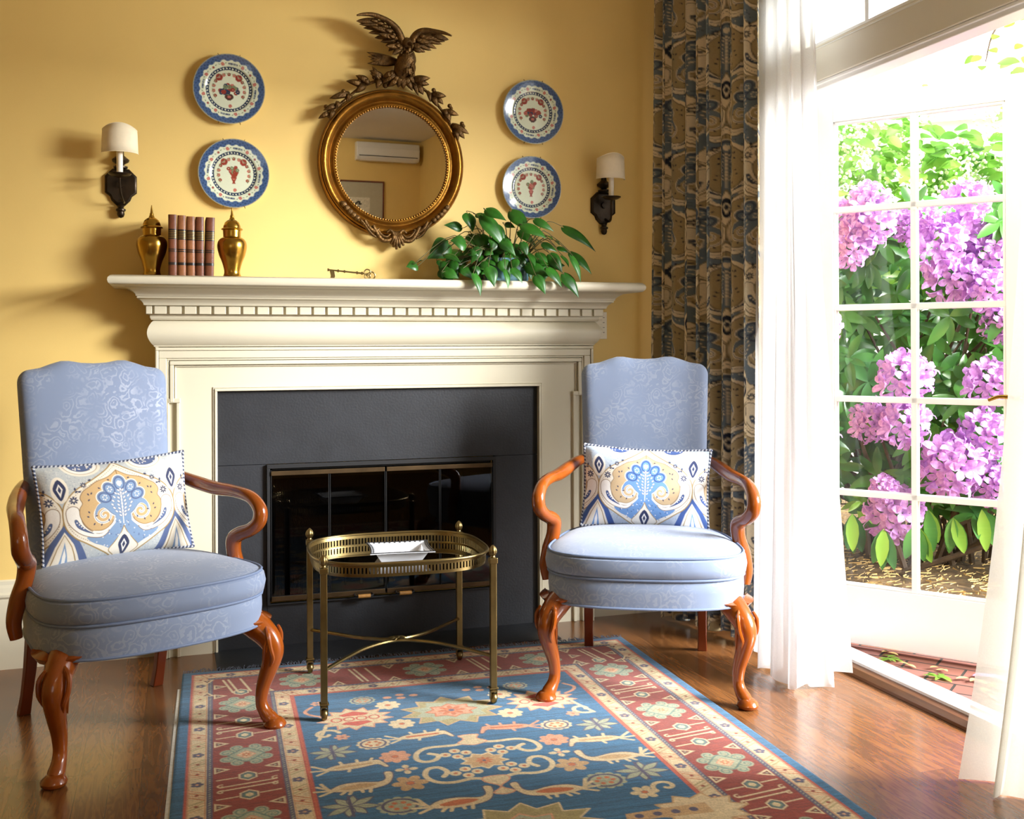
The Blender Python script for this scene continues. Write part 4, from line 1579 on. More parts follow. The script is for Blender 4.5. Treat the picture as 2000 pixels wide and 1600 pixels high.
# ================================================================== RUG
rg_t = thing('area_rug', 'blue patterned wool rug with red and cream borders and fringe', 'rug', (0.036, -0.30, 0.0), math.radians(-2.1))
rcv = rug_canvas()
U, V = np.meshgrid(rcv.u, rcv.v)
edge = np.minimum(np.minimum(U, RUG_W - U), np.minimum(V, RUG_L - V))
Z = 0.0042 + 0.0020 * np.clip(edge / 0.006, 0, 1) + 0.0006 * (NP.rand(*U.shape) - 0.5) + 0.0010 * np.sin(U * 7) * np.sin(V * 5)
grid_obj('rug_pile', np.stack([U, -V, Z], -1), 'rug', rcv.c, rg_t)
obj('rug_edge', MB().box(0, RUG_W, -RUG_L, 0, 0.0022, 0.0041), 'fringe', rg_t, smooth=False)
frg = MB()
for k in range(300):
    x = RUG_W * (k + 0.5) / 300
    l = random.uniform(0.012, 0.038)
    a = random.uniform(-0.5, 0.5)
    z1 = 0.0055 + 0.003 * random.random()
    frg.tube([(x, -0.004, 0.005), (x + l * 0.5 * math.sin(a), l * 0.5, 0.0075), (x + l * math.sin(a) + random.uniform(-.004, .004), l, z1)], [0.0017, 0.0016, 0.0011], 4)
obj('fringe', frg, 'fringe', rg_t)
obj('underlay', MB().box(-0.012, RUG_W - 0.02, -RUG_L + 0.02, -0.17, 0.0004, 0.0021), 'pad', rg_t, smooth=False, label='thin pale underlay')

# ================================================================== ARMCHAIRS


def seat_outline(n=72, k=1.0, grow=0.0):
    """D-shaped seat seen from above: bowed front, tapering to the back"""
    pts = []
    for i in range(n):
        a = 2 * PI * i / n
        x, y = math.cos(a), math.sin(a)
        p = 4.6 if y < 0 else 3.0
        r = 1.0 / (abs(x) ** p + abs(y) ** p) ** (1 / p)
        x, y = x * r, y * r
        # y=-1 front, y=+1 back
        t = (y + 1) / 2
        hw = 0.352 - 0.095 * t ** 1.2
        yy = -0.345 + 0.635 * t - 0.045 * (1 - abs(x) ** 2) * (1 - t) ** 2
        pts.append(((hw + grow) * x * k, (yy + grow * y) * k))
    return pts


def ring_at(z, grow, sh=1.0):
    return [(x * sh, y * sh, z) for x, y in seat_outline(grow=grow)]


def back_shape(z, t):
    """centre y of the raked back at height z"""
    return 0.215 + 0.080 * max(0.0, (z - 0.42) / 0.70) ** 1.15


def make_chair():
    t = thing('armchair', 'x', 'armchair')
    # upholstered seat rail (apron)
    ap = MB()
    ap.rings([ring_at(0.329, -0.02), ring_at(0.327, -0.006), ring_at(0.331, 0.0), ring_at(0.38, 0.004), ring_at(0.412, 0.003), ring_at(0.422, -0.002), ring_at(0.424, -0.02)])
    obj('seat_rail', ap, 'damask', t)
    # box cushion
    cu = MB()
    rg = [ring_at(0.424, -0.02), ring_at(0.425, 0.0), ring_at(0.435, 0.010), ring_at(0.46, 0.014), ring_at(0.487, 0.009), ring_at(0.496, -0.002)]
    for k, z in ((0.97, 0.501), (0.90, 0.510), (0.78, 0.519), (0.6, 0.526), (0.4, 0.530), (0.2, 0.532), (0.05, 0.5325)):
        rg.append([(x, y, z) for x, y in [(p[0] * k, (p[1] + 0.03) * k - 0.03) for p in seat_outline(grow=-0.002)]])
    cu.rings(rg)
    cush = obj('seat_cushion', cu, 'damask', t)
    pp = MB()
    pp.tube(ring_at(0.496, 0.002), 0.0048, 8, loop=True)
    obj('piping', pp, 'piping', cush, label='blue welt cord round the cushion top')
    obj('piping', MB().tube(ring_at(0.424, 0.004), 0.0045, 8, loop=True), 'piping', cush, label='blue welt cord under the cushion')
    obj('welt', MB().tube(ring_at(0.329, 0.0), 0.0045, 8, loop=True), 'piping', t)
    # back: a padded slab with camel top
    tz = [(0.0, 1.144), (0.045, 1.146), (0.085, 1.153), (0.115, 1.153), (0.15, 1.143), (0.185, 1.131), (0.225, 1.125), (0.262, 1.120)]
    nu_, nv_ = 57, 61
    uu_ = np.sin(np.linspace(-1, 1, nu_) * PI / 2)[None, :] * np.ones((nv_, 1))
    vv_ = (0.5 - 0.5 * np.cos(np.linspace(0, 1, nv_) * PI))[:, None] * np.ones((1, nu_))
    ztop = np.interp(np.abs(uu_ * 0.262), [p[0] for p in tz], [p[1] for p in tz])
    Zb = 0.40 + (ztop - 0.40) * vv_
    # rounded top corners
    k_ = np.clip((np.abs(uu_) - 0.86) / 0.14, 0, 1)
    Zb = Zb - 0.042 * (1 - np.sqrt(1 - k_ ** 2 * 0.98)) * vv_ ** 8
    Xb = uu_ * (0.228 + 0.019 * np.clip((Zb - 0.40) / 0.70, 0, 1))
    Yc = 0.215 + 0.080 * np.clip((Zb - 0.42) / 0.70, 0, None) ** 1.15
    th_ = (1 - np.abs(uu_) ** 14) ** 0.5 * (1 - np.abs(2 * vv_ - 1) ** 18) ** 0.5
    pad_ = (1 - uu_ ** 2) * (1 - (2 * vv_ - 1) ** 2)
    bkr = grid_obj('backrest', np.stack([Xb, Yc - 0.034 * th_ - 0.014 * pad_, Zb], -1), 'damask', None, t)
    grid_obj('back_panel', np.stack([Xb, Yc + 0.034 * th_, Zb], -1)[::-1], 'damask', None, t)
    # shepherd's crook arms
    for s in (-1, 1):
        A = [(s * 0.235, 0.26, 0.755), (s * 0.262, 0.20, 0.747), (s * 0.292, 0.13, 0.730), (s * 0.320, 0.05, 0.716), (s * 0.345, -0.035, 0.712), (s * 0.364, -0.120, 0.700), (s * 0.373, -0.170, 0.665), (s * 0.370, -0.172, 0.625), (s * 0.354, -0.145, 0.596), (s * 0.337, -0.105, 0.580), (s * 0.326, -0.080, 0.560), (s * 0.330, -0.070, 0.515), (s * 0.346, -0.065, 0.46), (s * 0.358, -0.065, 0.40), (s * 0.352, -0.068, 0.350)]
        R_ = [0.018, 0.020, 0.023, 0.023, 0.020, 0.020, 0.021, 0.022, 0.022, 0.024, 0.024, 0.022, 0.023, 0.020, 0.016]
        am = MB()
        am.tube(A, R_, 14, 5, flat=1.12, flatdir=(1, 0, 0))
        am.ball((s * 0.330, -0.086, 0.572), 0.027, 12, 8, (0.8, 1.0, 0.8))
        obj('arm', am, 'cherry', t)
    # cabriole front legs
    for s in (-1, 1):
        Lg = [(s * 0.283, -0.270, 0.332), (s * 0.302, -0.298, 0.312), (s * 0.324, -0.326, 0.278), (s * 0.332, -0.337, 0.240), (s * 0.322, -0.325, 0.185), (s * 0.310, -0.310, 0.130), (s * 0.306, -0.305, 0.085), (s * 0.311, -0.312, 0.055), (s * 0.324, -0.328, 0.030), (s * 0.336, -0.343, 0.018)]
        R_ = [0.043, 0.043, 0.037, 0.032, 0.027, 0.022, 0.019, 0.020, 0.024, 0.020]
        lm = MB()
        lm.tube(Lg, R_, 16, 4)
        lm.lathe([(0.0, 0.0), (0.026, 0.0), (0.034, 0.006), (0.036, 0.014), (0.031, 0.024), (0.020, 0.033), (0.0, 0.036)], (s * 0.334, -0.340, 0.0), seg=20)
        # knee bracket and carved ear
        lm.blade((s * 0.305, -0.305, 0.335), (s * 0.220, -0.335, 0.345), 0.028, 0.026, (0, 0, -1))
        lm.blade((s * 0.325, -0.295, 0.335), (s * 0.348, -0.20, 0.345), 0.028, 0.026, (0, 0, -1))
        for q, (ox, oy) in enumerate(((-0.026, -0.006), (0.010, 0.030))):
            lm.blade((s * (0.332 + ox), -0.345 + oy, 0.315), (s * (0.322 + ox), -0.330 + oy, 0.19), 0.010, 0.010, (s * (-0.6 if q == 0 else 0.9), -0.8 if q == 0 else 0.2, 0))
        lm.tube([(s * 0.306, -0.338, 0.322), (s * 0.300, -0.362, 0.300), (s * 0.304, -0.369, 0.262), (s * 0.314, -0.366, 0.228), (s * 0.312, -0.352, 0.200)], [0.004, 0.008, 0.0075, 0.007, 0.003], 8, 5)
        lm.tube([(s * 0.352, -0.330, 0.318), (s * 0.366, -0.322, 0.290), (s * 0.366, -0.318, 0.250), (s * 0.352, -0.312, 0.215)], [0.004, 0.007, 0.007, 0.003], 8, 5)
        obj('leg', lm, 'cherry', t, label='carved cabriole front leg')
    for s in (-1, 1):
        rl = MB()
        rg = []
        for (x, y, z, h) in ((0.215, 0.235, 0.36, 0.019), (0.217, 0.245, 0.26, 0.018), (0.219, 0.262, 0.16, 0.017), (0.221, 0.290, 0.07, 0.016), (0.222, 0.318, 0.0, 0.018)):
            rg.append([(s * x - h, y - h, z), (s * x + h, y - h, z), (s * x + h, y + h, z), (s * x - h, y + h, z)])
        rl.rings(rg)
        obj('leg', rl, 'cherrydark', t, bevel=0.003, label='plain square rear leg')
    return t


chL = make_chair()
chL.location = (-0.134, -0.765, 0)
chL.rotation_euler = (0, 0, math.radians(23))
tag(chL, 'blue damask armchair on the left of the fireplace holding a tan printed pillow', 'armchair', 'matching armchairs beside the fireplace')
chR = copy_tree(chL)
chR.location = (1.645, -0.815, 0.0)
chR.rotation_euler = (0, 0, math.radians(-25))
tag(chR, 'blue damask armchair on the right beside the patterned drape', 'armchair', 'matching armchairs beside the fireplace')

# ================================================================== PILLOWS


def make_pillow(label, pal, W, H):
    t = thing('throw_pillow', label, 'pillow', group='printed lumbar pillows on the armchairs')
    st = 0.0016
    c = Canvas(W, H, st, pal['ground'])
    for _ in range(2600):
        c.ell(random.uniform(0, W), random.uniform(0, H), 0.0012, 0.0012, pal['white'] if random.random() < 0.6 else pal['deep'], al=0.5)
    k = W / 1.80
    for i in (-2, 2, 0):
        c.T = (W * 0.495 + i * 0.685 * k, H * 0.50, k, k, 1)
        if i == 0:
            # bowls of the row above, cut by the top seam, and points of the row below
            for m in (-1, 1):
                for (rx, ry, cl) in ((0.235, 0.150, pal['cream']), (0.20, 0.125, pal['gold']), (0.193, 0.120, pal['white']), (0.150, 0.088, pal['navy']), (0.143, 0.082, pal['deep'])):
                    c.ell(m * 0.385, -0.60, rx, ry, cl)
                for q in range(14):
                    c.ell(m * 0.385 + random.uniform(-.11, .11), -0.60 + random.uniform(0.0, 0.06), 0.008, 0.008, pal['white'])
                for (o, cl) in ((0.05, pal['deep']), (0.0, pal['cream']), (-0.018, pal['gold']), (-0.026, pal['cream']), (-0.075, pal['blue']), (-0.12, pal['white'])):
                    c.poly([(m * 0.685 - 0.22 - o * 2, 0.66), (m * 0.685 - 0.10 - o, 0.36 - o), (m * 0.685, 0.20 - o * 1.6), (m * 0.685 + 0.10 + o, 0.36 - o), (m * 0.685 + 0.22 + o * 2, 0.66)], cl)
        motif(c, pal)
    for (i, y) in ((0, 0.47), (-1, -0.30), (1, -0.30)):
        c.T = (W * 0.495 + i * 0.685 * k, H * 0.5, k, k, 1)
        diamond(c, pal, 0, y)
    c.T = None
    c.noise(0.08)
    U, V = np.meshgrid(c.u, c.v)
    a, b = 2 * U / W - 1, 2 * V / H - 1
    # pinched corners, plump middle
    sx = 1 - 0.075 * (1 - a * a) * 0 - 0.05 * (1 - np.abs(a) ** 2) * np.abs(b) ** 3 * 0
    X = (U - W / 2) * (1 - 0.045 * (1 - b * b))
    Zz = (H / 2 - V) * (1 - 0.085 * (1 - a * a))
    plump = 0.062 * np.clip((1 - np.abs(a) ** 2.6) * (1 - np.abs(b) ** 2.6), 0, 1) ** 0.62
    wr = 0.004 * np.sin(a * 9 + b * 4) * (1 - plump / 0.062) * np.clip((1 - np.abs(a)) * 9, 0, 1) * np.clip((1 - np.abs(b)) * 9, 0, 1)
    grid_obj('pillow_front', np.stack([X, -plump - wr, Zz], -1), 'print', c.c, t)
    s = 6
    Xb, Yb, Zb = X[::s, ::s], plump[::s, ::s], Zz[::s, ::s]
    Xb, Yb, Zb = [np.array(q) for q in (Xb, Yb, Zb)]
    # close the coarse back to the same border
    grid_obj('pillow_back', np.stack([X, plump * 0.8, Zz], -1)[::-1], 'print', c.c[::-1], t)
    # twisted cord round the edge: a helix-striped tube
    path = []
    n = 60
    for i in range(n):
        path.append((-1 + 2 * i / n, -1))
    for i in range(40):
        path.append((1, -1 + 2 * i / 40))
    for i in range(n):
        path.append((1 - 2 * i / n, 1))
    for i in range(40):
        path.append((-1, 1 - 2 * i / 40))
    P = []
    for (aa, bb_) in path:
        x = aa * W / 2 * (1 - 0.045 * (1 - bb_ * bb_))
        z = -bb_ * H / 2 * (1 - 0.085 * (1 - aa * aa))
        P.append(Vector((x, 0, z)))
    P, _ = catmull(P, [0] * len(P), 5, True)
    seg = 8
    n = len(P)
    vs, cs = [], []
    dark, lightc = np.array(hx('#39425c')), np.array(hx('#c9ccd2'))
    L = 0.0
    for i in range(n):
        tq = (P[(i + 1) % n] - P[i - 1]).normalized()
        aax = Vector((0, 1, 0))
        bax = tq.cross(aax)
        L += (P[i] - P[i - 1]).length if i else 0
        for k in range(seg):
            th = 2 * PI * k / seg
            ph = (L / 0.013 + k / seg) % 1.0
            r = 0.0052 + 0.0009 * math.cos(4 * PI * ph)
            vs.append(P[i] + aax * r * math.cos(th) + bax * r * math.sin(th))
            cs.append(tuple(dark if ph < 0.55 else lightc))
    fs = []
    for i in range(n):
        i2 = (i + 1) % n
        for k in range(seg):
            fs.append((i * seg + k, i * seg + (k + 1) % seg, i2 * seg + (k + 1) % seg, i2 * seg + k))
    obj('cord_trim', MB().add(vs, fs, cs), 'cord', t, angle=180)
    return t


def place_pillow(t, chair, x, y, z, tilt, roll, yaw=0.0):
    """pillow centre in the chair's frame, leaning back by tilt"""
    R = Matrix.Rotation(chair.rotation_euler.z, 4, 'Z')
    loc = Vector(chair.location) + R @ Vector((x, y, z))
    m = Matrix.Translation(loc) @ R @ Matrix.Rotation(yaw, 4, 'Z') @ Matrix.Rotation(-tilt, 4, 'X') @ Matrix.Rotation(roll, 4, 'Y')
    t.matrix_world = m


p1 = make_pillow('printed pillow with a tan scroll design on the left armchair', PAL_PILLOW2, 0.49, 0.325)
p2 = make_pillow('printed pillow with a vivid blue scroll design on the right armchair', PAL_PILLOW, 0.475, 0.305)
place_pillow(p1, chL, 0.006, 0.112, 0.672, 0.18, -0.035)
place_pillow(p2, chR, 0.004, 0.112, 0.662, 0.16, 0.04)

# ================================================================== BRASS TRAY TABLE
tb = thing('tray_table', 'small brass tray table with smoked glass top and acorn finials', 'side table', (0.748, -0.707, 0.0065), math.radians(-2.1))
hw, hd_ = 0.279, 0.253
LEG = [(-hw, -hd_), (hw, -hd_), (-hw, hd_), (hw, hd_)]
for (x, y) in LEG:
    lm = MB()
    lm.box(x - 0.0105, x + 0.0105, y - 0.0105, y + 0.0105, 0.052, 0.485)
    leg = obj('leg', lm, 'brass', tb, smooth=False, bevel=0.0015)
    obj('collar', MB().box(x - 0.0135, x + 0.0135, y - 0.0135, y + 0.0135, 0.468, 0.486), 'brass', leg, smooth=False, bevel=0.0015)
    obj('foot_plate', MB().box(x - 0.0145, x + 0.0145, y - 0.0145, y + 0.0145, 0.050, 0.056), 'brass', leg, smooth=False, bevel=0.0015)
    fi = MB()
    pr = [(0.0, 0.486), (0.011, 0.487), (0.007, 0.490), (0.0075, 0.493)]
    rg = []
    for i in range(11):
        t_ = i / 10
        r = 0.0125 * math.sin(PI * (0.16 + 0.84 * t_)) ** 0.8 + 0.0006
        rg.append([(x + r * (1 + 0.13 * math.cos(8 * a)) * math.cos(a), y + r * (1 + 0.13 * math.cos(8 * a)) * math.sin(a), 0.493 + 0.036 * t_) for a in [2 * PI * k / 40 for k in range(40)]])
    fi.lathe(pr + [(0.006, 0.494)], (x, y, 0), seg=20)
    fi.rings(rg)
    obj('finial', fi, 'brass', leg, angle=80)
    ca = MB()
    ca.tube([(x, y, 0.050), (x, y, 0.042)], 0.006, 10)
    ca.box(x - 0.012, x - 0.009, y - 0.008, y + 0.008, 0.016, 0.046).box(x + 0.009, x + 0.012, y - 0.008, y + 0.008, 0.016, 0.046)
    ca.box(x - 0.012, x + 0.012, y - 0.008, y + 0.008, 0.040, 0.046)
    obj('caster_housing', ca, 'brass', leg, smooth=False)
    obj('caster_wheel', MB().lathe([(0.0005, -0.0085), (0.015, -0.0085), (0.0185, -0.004), (0.0185, 0.004), (0.015, 0.0085), (0.0005, 0.0085)], (x, y, 0.0188), axis='x', seg=24), 'brass', leg)


def tray_outline(a, b, n=160, p=3.1):
    o = []
    for i in range(n):
        t_ = 2 * PI * i / n
        x, y = math.cos(t_), math.sin(t_)
        r = 1 / (abs(x) ** p + abs(y) ** p) ** (1 / p)
        o.append((x * r * a, y * r * b))
    return o


TA, TB_ = 0.298, 0.272
gal = MB()
o_ = tray_outline(TA, TB_, 200)
# rolled rim, lower band and pierced slots between
gal.tube([(x, y, 0.492) for x, y in tray_outline(TA + 0.004, TB_ + 0.004, 120)], 0.0052, 8, loop=True)


def band(mb, z0, z1, a0_, a1_, th=0.0022, n=120):
    oo = tray_outline(TA + a0_, TB_ + a0_, n)
    oi = tray_outline(TA + a0_ - th, TB_ + a0_ - th, n)
    ou = tray_outline(TA + a1_, TB_ + a1_, n)
    ov = tray_outline(TA + a1_ - th, TB_ + a1_ - th, n)
    mb.rings([[(x, y, z0) for x, y in oi], [(x, y, z0) for x, y in oo], [(x, y, z1) for x, y in ou], [(x, y, z1) for x, y in ov]], loop=True)


band(gal, 0.479, 0.492, 0.0, 0.003)
band(gal, 0.448, 0.458, -0.004, -0.003)
obj('gallery_rim', gal, 'brass', tb, angle=60)
sl = MB()
o2 = tray_outline(TA - 0.002, TB_ - 0.002, 168)
for i, (x, y) in enumerate(o2):
    nx_, ny_ = o2[(i + 1) % 168][0] - o2[i - 1][0], o2[(i + 1) % 168][1] - o2[i - 1][1]
    l = math.hypot(nx_, ny_)
    nx_, ny_ = nx_ / l, ny_ / l
    sl.obox((x, y, 0.4685), (nx_ * 0.0031, ny_ * 0.0031, 0), (-ny_ * 0.0009, nx_ * 0.0009, 0), (0, 0, 0.011))
obj('pierced_gallery', sl, 'brass', tb, smooth=False)
gl_ = MB()
og = tray_outline(TA - 0.008, TB_ - 0.008, 100)
gl_.rings([[(x, y, 0.449) for x, y in og], [(x, y, 0.454) for x, y in og]])
obj('glass_top', gl_, 'tableglass', tb)
# arched stretchers crossing at a rosette
for s in (-1, 1):
    P = [(-hw, s * hd_, 0.158), (-hw * 0.72, s * hd_ * 0.62, 0.163), (-hw * 0.4, s * hd_ * 0.24, 0.166), (0, s * 0.008, 0.167), (hw * 0.4, s * hd_ * 0.24, 0.166), (hw * 0.72, s * hd_ * 0.62, 0.163), (hw, s * hd_, 0.158)]
    obj('stretcher', MB().tube(P, 0.0062, 8, 6), 'brass', tb)
ro = MB()
for k in range(10):
    a = k * PI / 5
    ro.blade((0.008 * math.cos(a), 0.008 * math.sin(a), 0.176), (0.034 * math.cos(a), 0.024 * math.sin(a), 0.174), 0.005, 0.004, (0, 0, 1))
ro.ball((0, 0, 0.175), 0.010, 12, 8, (1, 1, 0.6))
obj('rosette', ro, 'brass', tb)

# porcelain dish on the table
ds = MB()


def sq(h, z, bow=0.06, n=10):
    r = []
    for k in range(4):
        a = k * PI / 2
        for i in range(n):
            t_ = -1 + 2 * i / n
            x, y = h * t_, -h * (1 - bow * (1 - t_ * t_))
            r.append((x * math.cos(a) - y * math.sin(a), x * math.sin(a) + y * math.cos(a), z))
    return r


ds.rings([sq(0.050, 0.0), sq(0.052, 0.003), sq(0.055, 0.004), sq(0.069, 0.027), sq(0.087, 0.0315), sq(0.0875, 0.0335), sq(0.085, 0.0345), sq(0.067, 0.0305), sq(0.054, 0.0085), sq(0.02, 0.0075)])
dish = thing('porcelain_dish', 'square white porcelain dish with a silver edge on the tray table', 'dish', (0.752, -0.735, 0.4610), math.radians(-6))
obj('dish_body', ds, 'porcelain', dish, angle=30)
dish.scale = (1.26, 1.2, 1.2)
rm = MB().tube(sq(0.0855, 0.0342), 0.0022, 6, loop=True)
for k in range(44):
    q = sq(0.079, 0.0340, n=11)[k]
    rm.ball(q, 0.0032, 6, 4, (1, 1, 0.35))
obj('rim_pattern', rm, 'dark', dish, label='dark patterned rim')

# ================================================================== CURTAINS


def curtain(name, label, cat, mat, path_top, path_bot, z0, z1, folds, amp0, amp1, step_u, step_v, cloth_w, cols=None, flare=None, sway=None, ph=0.0, solid=0.0, hem=None, group=None, seed=1):
    """hanging cloth: plan path from top to bottom with folds; cloth_w is its flat width"""
    rs = np.random.RandomState(seed)
    nu, nv = int(cloth_w / step_u) + 1, int((z1 - z0) / step_v) + 1
    s = np.linspace(0, 1, nu)[None, :]
    h = np.linspace(0, 1, nv)[:, None]      # 0 top, 1 bottom

    def interp(path):
        P = np.array(path)
        d = np.r_[0, np.cumsum(np.hypot(*np.diff(P[:, :2], axis=0).T))]
        d /= d[-1]
        return np.stack([np.interp(s[0], d, P[:, 0]), np.interp(s[0], d, P[:, 1])], -1)
    A, B = interp(path_top), interp(path_bot)
    k = h ** 1.4
    X = A[:, 0][None] * (1 - k) + B[:, 0][None] * k
    Y = A[:, 1][None] * (1 - k) + B[:, 1][None] * k
    TX = np.gradient(X, axis=1)
    TY = np.gradient(Y, axis=1)
    L = np.hypot(TX, TY) + 1e-9
    NX, NY = TY / L, -TX / L
    warp = np.interp(s[0], np.linspace(0, 1, folds * 2 + 1), np.linspace(0, 1, folds * 2 + 1) + np.r_[0, rs.uniform(-0.28, 0.28, folds * 2 - 1) / (folds * 2), 0])[None]
    f = 2 * PI * folds * warp + ph + 0.35 * np.sin(h * 3.0 + 5 * s)
    amp = amp0 + (amp1 - amp0) * h
    w = np.sin(f)
    w = np.sign(w) * np.abs(w) ** 0.9
    ampv = amp * (0.75 + 0.5 * np.interp(s[0], np.linspace(0, 1, folds + 2), rs.rand(folds + 2)))[None]
    off = ampv * w + amp * 0.22 * np.sin(2.3 * f + 1.0 + 2 * h)
    # slightly omega-shaped folds: shift along the path too
    tx, ty = TX / L, TY / L
    sh = amp * 0.35 * np.sin(2 * f)
    X = X + NX * off + tx * sh
    Y = Y + NY * off + ty * sh
    zb = z0 + (0 if hem is None else hem(s[0])[None])
    Zc = z1 + (zb - z1) * h
    if sway is not None:
        dxs, dys = sway(s, h)
        X = X + dxs
        Y = Y + dys
    P = np.stack([X, Y, Zc * np.ones_like(X)], -1)
    c = cols(nu, nv, cloth_w, z1 - z0) if cols is not None else None
    o = grid_obj(name, P, mat, c, None, solid)
    return tag(o, label, cat, group)


def drape_cols(nu, nv, W, H):
    c = scroll_print(W, H, 0.0034, PAL_DRAPE, 0.30, 0.315, (0.16, 0.10))
    U = np.linspace(0, W, nu)[None] * np.ones((nv, 1))
    V = np.linspace(0, H, nv)[:, None] * np.ones((1, nu))
    return sample(c, U, V)


curtain('patterned_drape', 'heavy brown and slate blue paisley drape beside the sheer', 'curtain', 'print',
        [(2.045, -0.10), (2.10, -0.30), (2.205, -0.685)], [(2.02, -0.11), (2.10, -0.36), (2.215, -0.69)], 0.03, 2.72,
        9, 0.021, 0.030, 0.0030, 0.0036, 1.10, drape_cols, hem=lambda s: 0.012 * np.sin(s * 40), solid=0.002, ph=1.0, seed=4)


def sway_l(s, h):
    k = np.clip((h - 0.45) / 0.55, 0, 1) ** 1.6
    return -0.03 * k * np.sin(s * PI), -0.02 * k


curtain('sheer_curtain', 'white sheer curtain hanging next to the paisley drape', 'curtain', 'sheer',
        [(2.275, -0.58), (2.285, -0.77), (2.275, -0.935)], [(2.13, -0.80), (2.085, -0.97), (2.06, -1.15), (2.12, -1.17), (2.265, -1.11)], 0.004, 2.72,
        5, 0.020, 0.032, 0.007, 0.012, 1.5, hem=lambda s: 0.006 + 0.045 * np.abs(s - 0.62) + 0.012 * np.sin(s * 21), sway=sway_l, ph=0.4, group='sheer curtains at the french door', seed=7)


def sway_r(s, h):
    return 0.0 * s * h, 0.05 * np.clip((h - 0.6) / 0.4, 0, 1) ** 2 * (1 - s)


curtain('sheer_curtain', 'ivory sheer curtain at the right edge of the photo', 'curtain', 'sheer2',
        [(2.28, -2.06), (2.28, -2.3), (2.28, -2.68)], [(2.10, -2.01), (2.12, -2.17), (2.15, -2.35), (2.16, -2.70)], 0.004, 2.72,
        6, 0.026, 0.042, 0.008, 0.012, 2.2, sway=sway_r, ph=2.2, group='sheer curtains at the french door', seed=12)
rod = MB().tube([(2.19, -0.02, 2.735), (2.19, -2.75, 2.735)], 0.014, 14)
rod.tube([(2.19, -0.3, 2.735), (XR, -0.3, 2.735)], 0.007, 8).tube([(2.19, -2.7, 2.735), (XR, -2.7, 2.735)], 0.007, 8)
tag(obj('curtain_rod', rod, 'brass'), 'brass curtain rod carrying the drape and sheers', 'curtain rod')

# ================================================================== ON THE MANTEL SHELF
SH = 1.4622


def urn(label, x, y):
    t = thing('brass_urn', label, 'urn', (x, y, SH), group='pair of lidded brass urns on the mantel')
    b = MB()
    pr = [(0.0, 0.0), (0.036, 0.0), (0.037, 0.005), (0.033, 0.010), (0.030, 0.020), (0.031, 0.034), (0.038, 0.060), (0.048, 0.085), (0.0535, 0.106), (0.0555, 0.122), (0.053, 0.138), (0.045, 0.150), (0.035, 0.156), (0.033, 0.160), (0.034, 0.184), (0.031, 0.184)]
    P, _ = catmull([Vector((r, z, 0)) for r, z in pr], [0] * len(pr), 4)
    b.lathe([(max(0.0005, p.x), p.y) for p in P], seg=40)
    obj('urn_body', b, 'brassbright', t)
    l = MB()
    pr = [(0.001, 0.184), (0.038, 0.184), (0.041, 0.187), (0.038, 0.191), (0.033, 0.193), (0.032, 0.200), (0.027, 0.213), (0.018, 0.221), (0.011, 0.225), (0.009, 0.231), (0.0075, 0.234), (0.008, 0.238), (0.005, 0.244), (0.0035, 0.258), (0.001, 0.272)]
    l.lathe(pr, seg=40)
    obj('lid', l, 'brassbright', t)
    return t


urn('lidded brass urn at the left end of the mantel shelf', -0.068, -0.125)
urn('lidded brass urn standing just right of the old books', 0.2245, -0.140)

BK = [('leather', 0.006, 0.231, 0.145, 'dark reddish leather book at the left end of the row'), ('leatherlt', 0.0385, 0.229, 0.140, 'light tan leather book, second from the left in the row'), ('leatherlt', 0.0710, 0.226, 0.142, 'light tan worn leather book in the middle of the row'), ('leather', 0.1035, 0.225, 0.140, 'reddish leather book, fourth from the left in the row'), ('leather', 0.1375, 0.224, 0.142, 'slightly leaning leather book beside the right urn')]
for i, (mt_, x, h, d, lb) in enumerate(BK):
    w = 0.0315 if i < 4 else 0.034
    b = thing('leather_book', lb, 'book', (x + 0.0005, -0.195, SH), group='old leather books on the mantel')
    if i == 4:
        b.rotation_euler = (0, math.radians(1.3), 0)
        b.location.z += 0.0006
    hw_ = w / 2 - 0.0006
    cv = MB()
    cv.box(-hw_, -hw_ + 0.0025, 0.004, d, 0, h).box(hw_ - 0.0025, hw_, 0.004, d, 0, h)
    obj('cover', cv, mt_, b, smooth=False, bevel=0.0008)
    sp = MB()
    rg = []
    for z in (0, 0.002, h - 0.002, h):
        r = []
        for k in range(9):
            a = PI * k / 8
            r.append((-hw_ * math.cos(a), 0.0055 - 0.0075 * math.sin(a) * (0.9 if z in (0, h) else 1), z))
        rg.append(r + [(hw_, 0.008, z), (-hw_, 0.008, z)])
    sp.rings(rg)
    obj('spine', sp, mt_, b)
    obj('pages', MB().box(-hw_ + 0.0026, hw_ - 0.0026, 0.009, d - 0.004, 0.003, h - 0.004), 'paper', b, smooth=False)

    def spine_band(z0, z1, g=0.0006):
        m_ = MB()
        rg = []
        for z in (z0, z1):
            r = []
            for k in range(9):
                a = PI * (0.06 + 0.88 * k / 8)
                r.append((-(hw_ + g) * math.cos(a) * 0.985, 0.0055 - (0.0075 + g) * math.sin(a), z))
            rg.append(r)
        return m_.rings(rg, closed=False)
    z0 = 0.602 * h
    lbm = spine_band(z0, z0 + 0.038)
    lab = obj('spine_label', lbm, 'booklabel', b, label='black title label')
    gt = MB()
    for k in range(5):
        m_ = spine_band(z0 + 0.005 + k * 0.0062, z0 + 0.0064 + k * 0.0062, 0.0010)
        gt.add(m_.v, m_.f)
    obj('gold_tooling', gt, 'goldtool', lab)
    for (za, zb_) in ((0.40 * h, 0.40 * h + 0.004), (0.40 * h + 0.007, 0.40 * h + 0.011), (0.185 * h, 0.185 * h + 0.010)):
        obj('spine_band', spine_band(za, zb_, 0.0007), 'booklabel', b)

